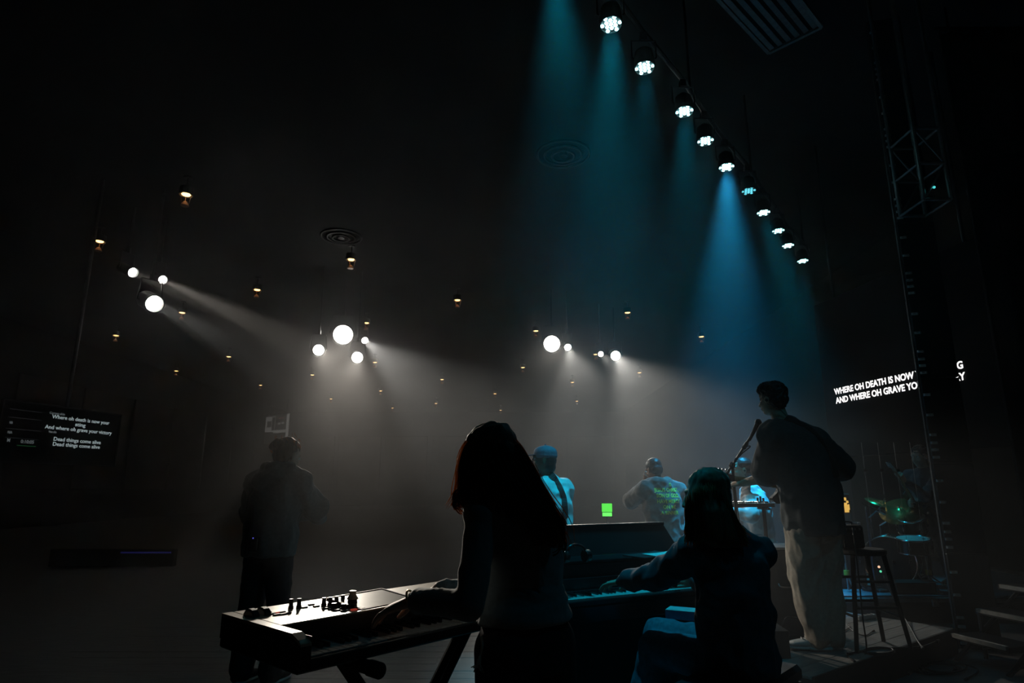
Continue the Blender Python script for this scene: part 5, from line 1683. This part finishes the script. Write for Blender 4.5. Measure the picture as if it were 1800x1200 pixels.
    mc = P(1328, 752, Ym)
    m = thing('microphone', 'black microphone at the upper end of the boom, by the chin of the tall man', 'microphone', hi)
    d = (mc - hi).normalized()
    b = BM(); cyl(b, hi - d * .05, hi + d * .09, .011, .019, 12); obj('handle', b, M_black, m, world=True)
    b = BM(); sph(b, hi + d * .115, (.026, .026, .028)); obj('grille', b, M_darksteel, m, world=True, smooth=True)
    b = BM(); tube(b, smooth_pts([hi - d * .05, hi - d * .08 + V((-.03, 0, -.02)), P(1316, 778, Ym) + V((.0, -.03, -.03)), P(1300, 800, Ym) + V((0, -.02, 0)), jt + V((0.0, -.03, -.02)), jt + V((.015, -.02, -.5)), V((jt.x + .03, Ym - .03, z + .02))]), .0045, 6); obj('cable', b, M_black, m, world=True)
    # bar stool and what stands on it
    c = P(1510, 962, 4.82); c.z = .86
    t = thing('bar_stool', 'tall black wooden bar stool right of the tall man', 'stool', (c.x, c.y, z))
    b = BM(); loft(b, [(V((0, 0, c.z - z - .04)), V((.165, 0, 0)), V((0, .165, 0))), (V((0, 0, c.z - z - .03)), V((.175, 0, 0)), V((0, .175, 0))), (V((0, 0, c.z - z - .008)), V((.175, 0, 0)), V((0, .175, 0))), (V((0, 0, c.z - z)), V((.16, 0, 0)), V((0, .16, 0)))], 28); obj('seat', b, M_black, t)
    feet = []
    for sx, sy in ((-1, -1), (1, -1), (1, 1), (-1, 1)):
        b = BM(); q0, q1 = V((sx * .11, sy * .11, c.z - z - .035)), V((sx * .19, sy * .17, .0))
        tube(b, [q0, q1], [.018, .016], 4); obj('leg', b, M_black, t); feet.append((q0, q1))
    for h, (i, j) in ((.30, (0, 1)), (.24, (1, 2)), (.30, (2, 3)), (.24, (3, 0)), (.48, (0, 1)), (.48, (2, 3))):
        k_ = 1 - h / (c.z - z)
        b = BM(); cyl(b, feet[i][0].lerp(feet[i][1], k_), feet[j][0].lerp(feet[j][1], k_), .010, n=8); obj('rung', b, M_black, t)
    q = P(1494, 955, 4.80)
    t = thing('practice_amplifier', 'small black box amplifier standing on the bar stool', 'amplifier', (q.x, 4.80, .86), .1)
    b = BM(); box(b, (-.10, -.07, .004), (.075, .09, .165), bev=.012); obj('cabinet', b, M_blackmatte, t)
    b = BM(); box(b, (-.09, -.074, .015), (.065, -.069, .115)); obj('grille', b, M_darksteel, t)
    b = BM(); tube(b, smooth_pts([(-.06, .01, .163), (-.055, .01, .185), (.03, .01, .185), (.035, .01, .163)], 4), .005, 8); obj('handle', b, M_black, t)
    for i in range(4):
        b = BM(); cyl(b, (-.07 + i * .035, -.071, .14), (-.07 + i * .035, -.082, .14), .007, n=10); obj('knob', b, M_steel, t)
    # white power strip by the riser
    q = PZ(1522, 1088, z)
    t = thing('power_strip', 'white power strip lying on the platform behind the stool legs', 'power strip', (q.x, q.y, z), .5)
    b = BM(); box(b, (-.12, -.025, 0), (.12, .025, .035), bev=.006); obj('body', b, M_sneaker, t)
    for i in range(4):
        b = BM(); box(b, (-.095 + i * .05, -.014, .035), (-.065 + i * .05, .014, .0365)); obj('socket', b, M_black, t)
    # cables
    def cable(lab, pts, r=.005, m=M_black):
        pts = smooth_pts(pts, 8)
        c0 = pts[0]
        o = thing('cable', lab, 'cable', (c0.x, c0.y, 0))
        b = BM(); tube(b, pts, r, 6); obj('jacket', b, m, o, world=True, smooth=True)
        for e in (0, -1):
            b = BM(); d = (pts[e] - pts[1 if e == 0 else -2]).normalized(); cyl(b, pts[e] - d * .02, pts[e] + d * .03, r * 1.7, n=8); obj('plug', b, M_darksteel, o, world=True)
    g = lambda x, y, dz=.006: PZ(x, y, z) + UP * dz
    cable('black cable hanging from the stool to the platform floor', [V((q0.x, q0.y, q0.z)) if False else P(1500, 935, 4.69), P(1508, 1000, 4.62), P(1516, 1080, 4.58), g(1522, 1150), g(1490, 1152), g(1500, 1162)])
    cable('thin black cable looped on the platform right of the white shoe', [g(1480, 1112), g(1494, 1103), g(1488, 1098), g(1500, 1110), g(1520, 1118), g(1535, 1110)], .0035)
    cable('black cable running to the right edge of the platform below the stool', [g(1495, 1150), g(1535, 1142), g(1580, 1140), g(1620, 1138), g(1648, 1128)], .006)
    cable('coiled black cable on the platform under the stool', [PZ(1545 + 26 * cos(a * .5), 1147 + 6 * sin(a * .5), z) + UP * (.006 + a * .0004) for a in range(30)], .0045)
    cable('black cable sagging from the drum riser down past the stool legs', [P(1555, 1015, 6.40), P(1575, 1060, 6.0), g(1600, 1103), g(1612, 1125), g(1622, 1140)], .006)
    cable('black cable arching over the platform left of the khaki trousers', [g(1372, 1124), P(1380, 1088, 4.85), P(1396, 1085, 4.85), P(1412, 1090, 4.85), g(1420, 1112)], .006)
    f0 = lambda x, y: PZ(x, y, 0) + UP * .008
    cable('tangle of black cable on the dark floor in front of the LED tower', [f0(1640 + 40 * cos(a * .62) + a, 1178 + 9 * sin(a * .62)) + UP * a * .0006 for a in range(26)], .007)
    cable('black cable on the dark floor below the stage steps', [f0(1600, 1185), f0(1650, 1165), f0(1690, 1168), f0(1720, 1180), f0(1700, 1195)], .006)
platform_things()

# ------------------------------------------------------------------ drum kit and backline on the riser
def backline():
    z = .25
    M_shell = mat('dark_lacquer_shell', (.022, .020, .020), .2, var=.2, scale=6)
    M_headskin = mat('drum_head', (.50, .50, .48), .4)
    M_frontskin = mat('black_drum_head', (.02, .02, .022), .3)
    M_yellow = mat('yellow_tape', (.65, .42, .03), .6)
    def drum(t, c, ax, r, h, top=M_headskin, lugs=8, name='shell'):
        ax = V(ax).normalized(); x, y = basis(ax); c = V(c)
        b = BM(); cyl(b, c - ax * h / 2, c + ax * h / 2, r, n=32); s = obj(name, b, M_shell, t, world=True, smooth=False)
        for e, m in ((1, top), (-1, M_headskin)):
            b = BM(); cyl(b, c + ax * e * h / 2, c + ax * e * (h / 2 + .006), r * .97, n=32); obj('head', b, m, t, world=True)
            b = BM(); ring(b, c + ax * e * (h / 2 + .004), ax, r * 1.01, .009, 36, 6); obj('hoop', b, M_chrome, t, world=True, smooth=True)
        for k in range(lugs):
            a = 2 * pi * k / lugs; d = x * cos(a) + y * sin(a)
            b = BM(); cyl(b, c + d * (r + .012) - ax * h * .46, c + d * (r + .012) + ax * h * .46, .005, n=6); box(b, (-.01, -.01, -.02), (.01, .01, .02), Matrix.Translation(c + d * (r + .006)))
            obj('lug', b, M_chrome, s, world=True)
    # bass drum
    c = P(1567, 976, 7.2); c.z = .25 + .27
    t = thing('bass_drum', 'dark bass drum with pale hoops on the riser', 'drum', (c.x, c.y, z))
    ax = V((-.62, -.78, 0))
    drum(t, c, ax, .255, .36, M_frontskin, 8)
    b = BM(); q = c + ax.normalized() * .188 + V((.06, -.05, -.09)); x, y = basis(ax); loft(b, [(q, x * .055, y * .055), (q + ax * .004, x * .055, y * .055)], 20); obj('port_ring', b, M_darksteel, t, world=True)
    for s in (-1, 1):
        sd = V((ax.y, -ax.x, 0)).normalized() * s
        b = BM(); cyl(b, c + sd * .22 - UP * .12, c + sd * .36 + ax * .12 - UP * .268, .008, n=8); obj('spur', b, M_chrome, t, world=True)
    # rack tom on the bass drum, snare, floor tom
    c2 = P(1603, 921, 7.25)
    t = thing('rack_tom', 'small tom drum with bright chrome lugs above the bass drum', 'drum', (c2.x, c2.y, z))
    drum(t, c2, (-.25, -.35, .9), .14, .17, lugs=6)
    b = BM(); cyl(b, c2 - UP * .06 + V((.02, .1, 0)), V((c2.x + .02, c2.y + .1, z)), .012, n=8); obj('stand_post', b, M_chrome, t, world=True)
    c3 = P(1606, 958, 6.92)
    t = thing('snare_drum', 'snare drum with teal-lit rim right of the bass drum', 'drum', (c3.x, c3.y, z))
    drum(t, c3, (-.05, -.12, 1), .16, .13, lugs=8)
    b = BM(); cyl(b, c3 - UP * .07, V((c3.x, c3.y, z + .12)), .011, n=8); obj('stand_post', b, M_chrome, t, world=True)
    for k in range(3):
        a = k * 2.1 + .4; d = V((cos(a), sin(a), 0))
        b = BM(); cyl(b, V((c3.x, c3.y, z + .16)), V((c3.x, c3.y, z)) + d * .22, .008, n=6); obj('leg', b, M_chrome, t, world=True)
    # cymbals
    def cymbal(lab, c, nrm, r, foot, tape=None):
        c = V(c); n = V(nrm).normalized(); x, y = basis(n)
        t = thing('cymbal', lab, 'cymbal', (foot[0], foot[1], z))
        Mc = bpy.data.materials.get('bronze_cymbal') or mat('bronze_cymbal', (.42, .30, .10), .25, .9, var=.15, scale=60)
        b = BM(); loft(b, [(c - n * .012, x * r, y * r), (c - n * .010, x * r, y * r), (c + n * .006, x * r * .35, y * r * .35), (c + n * .026, x * r * .2, y * r * .2), (c + n * .03, x * r * .06, y * r * .06)], 32); obj('plate', b, Mc, t, world=True, smooth=True)
        top = V((foot[0], foot[1], max(c.z - .18, z + .5)))
        b = BM(); cyl(b, c - n * .03, c + n * .06, .006, n=8); tube(b, [c - n * .02, top, V((foot[0], foot[1], z + .22))], .010, 8); obj('pole', b, M_chrome, t, world=True)
        for k in range(3):
            a = k * 2.1; d = V((cos(a), sin(a), 0))
            b = BM(); cyl(b, V((foot[0], foot[1], z + .34)), V((foot[0], foot[1], z)) + d * .24, .008, n=6); obj('leg', b, M_chrome, t, world=True)
        b = BM(); sph(b, c + n * .055, .012, u=8, v=6); obj('wing_nut', b, M_chrome, t, world=True)
    p = P(1583, 897, 7.3); q = P(1572, 1000, 7.45)
    cymbal('large tilted cymbal catching green light above the bass drum', p, (-.45, -.45, .8), .22, (q.x - .0, 7.62))
    p = P(1553, 884, 7.6)
    cymbal('dim cymbal further back behind the bass drum', p, (.2, -.3, .9), .2, (p.x, 7.95))
    # stands with a yellow tape band
    for px, yt, yb, Y, lab in ((1627, 955, 1013, 6.86, 'slim pale stand pole with yellow tape right of the drums'), (1487, 975, 1028, 6.82, 'slim pale stand pole with yellow tape behind the bar stool')):
        a, e = P(px - 2, yt, Y), P(px, yb, Y)
        t = thing('tripod_stand', lab, 'stand', (a.x, Y, z), 0, 'yellow-taped tripod stands')
        b = BM(); cyl(b, V((a.x, Y, z + .02)), V((a.x, Y, a.z)), .011, n=8); obj('pole', b, M_steel, t, world=True)
        zc = z + .16; b = BM(); cyl(b, V((a.x, Y, zc)), V((a.x, Y, zc + .05)), .028, n=12); obj('tape_band', b, M_yellow, t, world=True)
        for k in range(3):
            ang = k * 2.094 + .3
            b = BM(); tube(b, [V((a.x, Y, zc)), V((a.x + .26 * cos(ang), Y + .26 * sin(ang), z + .008))], .008, 6); obj('leg', b, M_darksteel, t, world=True)
        b = BM(); cyl(b, V((a.x, Y, a.z)), V((a.x, Y, a.z + .05)), .018, n=10); obj('top_clamp', b, M_darksteel, t, world=True)
    # overhead microphone boom
    a, e, m = P(1516, 884, 6.9), P(1549, 899, 7.05), P(1522, 890, 6.9)
    q = P(1528, 940, 6.9)
    t = thing('drum_microphone_stand', 'boom stand with a grey microphone reaching over the drum kit', 'microphone stand', (q.x, 6.9, z))
    b = BM(); tube(b, smooth_pts([V((q.x, 6.9, z + .02)), V((q.x, 6.9, q.z)), m], 4), .010, 8); obj('pole', b, mat('blue_lit_steel', (.25, .30, .40), .3, .8), t, world=True)  # blue light on the pole is put into its steel colour
    b = BM(); cyl(b, a, e, .010, n=8); obj('boom', b, M_darksteel, t, world=True)
    b = BM(); cyl(b, e.lerp(a, .15), e + (e - a).normalized() * .05, .022, .026, 12); obj('microphone', b, M_steel, t, world=True)
    b = BM(); cyl(b, V((q.x, 6.9, z)), V((q.x, 6.9, z + .022)), .13, n=20); obj('base', b, M_black, t, world=True)
    # amplifier stack with lit rack unit
    cb = P(1487, 918, 7.0)
    t = thing('amplifier_cabinet', 'tall black amplifier cabinet behind the bar stool', 'amplifier', (cb.x, 7.0, z))
    b = BM(); box(b, (cb.x - .22, 7.0, z), (cb.x + .16, 7.36, cb.z), bev=.015); obj('cabinet', b, M_blackmatte, t, world=True)
    b = BM(); box(b, (cb.x - .19, 6.992, z + .05), (cb.x + .13, 7.001, cb.z - .05)); obj('grille', b, M_darksteel, t, world=True)
    for x in (-.21, .12):
        b = BM(); box(b, (cb.x + x, 6.985, cb.z - .04), (cb.x + x + .03, 7.0, cb.z + .004), bev=.004); obj('corner', b, M_steel, t, world=True)
    t = thing('rack_unit', 'pale rack unit with amber-lit dials and a green light on the tall amplifier', 'rack unit', (cb.x, 7.0, cb.z))
    b = BM(); box(b, (cb.x - .15, 7.02, cb.z + .002), (cb.x + .085, 7.3, cb.z + .30), bev=.006); obj('chassis', b, mat('pale_rack_steel', (.20, .19, .18), .5, .3), t, world=True)
    b = BM(); box(b, (cb.x - .14, 7.012, cb.z + .11), (cb.x + .075, 7.021, cb.z + .29)); obj('face', b, M_black, t, world=True)
    b = BM(); box(b, (cb.x - .14, 7.012, cb.z + .012), (cb.x + .075, 7.021, cb.z + .095)); obj('lower_face', b, mat('grey_face_plate', (.30, .29, .27), .5), t, world=True)
    Ma = mat('lit_amber_dial', (.6, .4, .1), .4, emit=(1.0, .58, .12), estr=.75)
    for x, zz, w, h in ((.02, .245, .016, .016), (.045, .215, .012, .012), (.02, .195, .020, .010), (.03, .145, .024, .04), (-.02, .135, .01, .02), (-.01, .20, .010, .008), (.055, .16, .008, .03)):
        b = BM(); box(b, (cb.x + x - w, 7.004, cb.z + zz - h), (cb.x + x + w, 7.013, cb.z + zz + h), bev=.003); obj('dial_light', b, Ma, t, world=True)
    b = BM(); box(b, (cb.x - .125, 7.004, cb.z + .14), (cb.x - .06, 7.013, cb.z + .215), bev=.008); obj('green_light', b, mat('lit_green_light', (.2, .8, .4), .4, emit=(.35, 1.0, .55), estr=1.2), t, world=True)
    # wedge monitor and pedal board at the front of the riser
    a, e = PZ(1538, 1034, z), PZ(1614, 1036, z)
    t = thing('riser_monitor', 'low black monitor speaker on the front of the drum riser', 'speaker', (a.x, 6.66, z))
    w = e.x - a.x; b = BM(); pr = [(0, 0), (.26, 0), (.26, .07), (.10, .13), (0, .11)]
    v0 = [b.verts.new((0, y, zz)) for y, zz in pr]; v1 = [b.verts.new((w, y, zz)) for y, zz in pr]
    b.faces.new(v0[::-1]); b.faces.new(v1)
    for i in range(5): b.faces.new((v0[i], v0[(i + 1) % 5], v1[(i + 1) % 5], v1[i]))
    obj('cabinet', b, M_blackmatte, t)
    b = BM(); box(b, (.02, -.004, .02), (w - .02, 0, .095)); obj('grille', b, M_darksteel, t)
    q = P(1548, 1012, 6.98)
    t = thing('pedal_board', 'pedal board with tiny orange and green lights before the bass drum', 'pedal board', (q.x, 6.98, z))
    b = BM(); box(b, (-.12, -.06, 0), (.30, .06, .035), bev=.005); obj('board', b, M_black, t)
    for k in range(4):
        b = BM(); box(b, (-.10 + k * .10, -.045, .035), (-.03 + k * .10, .045, .075), bev=.005); pd = obj('pedal', b, M_darksteel if k % 2 else M_steel, t)
        b = BM(); cyl(b, (-.065 + k * .10, -.025, .075), (-.065 + k * .10, -.025, .085), .011, n=10); obj('foot_switch', b, M_chrome, pd)
    b = BM(); p2 = P(1545, 996, 6.95); sph(b, p2, .013, u=8, v=6); obj('orange_light', b, mat('lit_orange_point', (.8, .4, .2), .4, emit=(1.0, .55, .35), estr=1.3), t, world=True)
    b = BM(); p2 = P(1548, 1004, 6.93); sph(b, p2, .012, u=8, v=6); obj('green_point', b, mat('lit_green_point', (.2, .8, .4), .4, emit=(.15, .95, .5), estr=.9), t, world=True)
    # clear drum shield
    m = bpy.data.materials.new('clear_acrylic'); m.use_nodes = True; nt = m.node_tree; nt.nodes.clear()
    out = nt.nodes.new('ShaderNodeOutputMaterial'); mx = nt.nodes.new('ShaderNodeMixShader'); tr = nt.nodes.new('ShaderNodeBsdfTransparent'); gl = nt.nodes.new('ShaderNodeBsdfGlossy'); fr = nt.nodes.new('ShaderNodeFresnel')
    gl.inputs['Roughness'].default_value = .08; fr.inputs['IOR'].default_value = 1.3; tr.inputs['Color'].default_value = (.93, .95, .95, 1)
    nt.links.new(fr.outputs[0], mx.inputs[0]); nt.links.new(tr.outputs[0], mx.inputs[1]); nt.links.new(gl.outputs[0], mx.inputs[2]); nt.links.new(mx.outputs[0], out.inputs['Surface'])
    x0, x1 = P(1505, 900, 6.56).x, P(1622, 900, 6.56).x
    t = thing('drum_shield', 'clear acrylic drum shield of upright panels around the front of the kit', 'drum shield', (x0, 6.60, z))
    n = 4; w = (x1 - x0) / n
    for k in range(n):
        b = BM(); box(b, (k * w + .006, 0, .002), ((k + 1) * w - .006, .006, 1.5)); obj('panel', b, m, t)
        for zz in (.3, 1.2):
            b = BM(); box(b, (k * w - .012 if k else 0, -.003, zz), (k * w + .018, .009, zz + .03)); obj('hinge', b, M_darksteel, t)
backline()
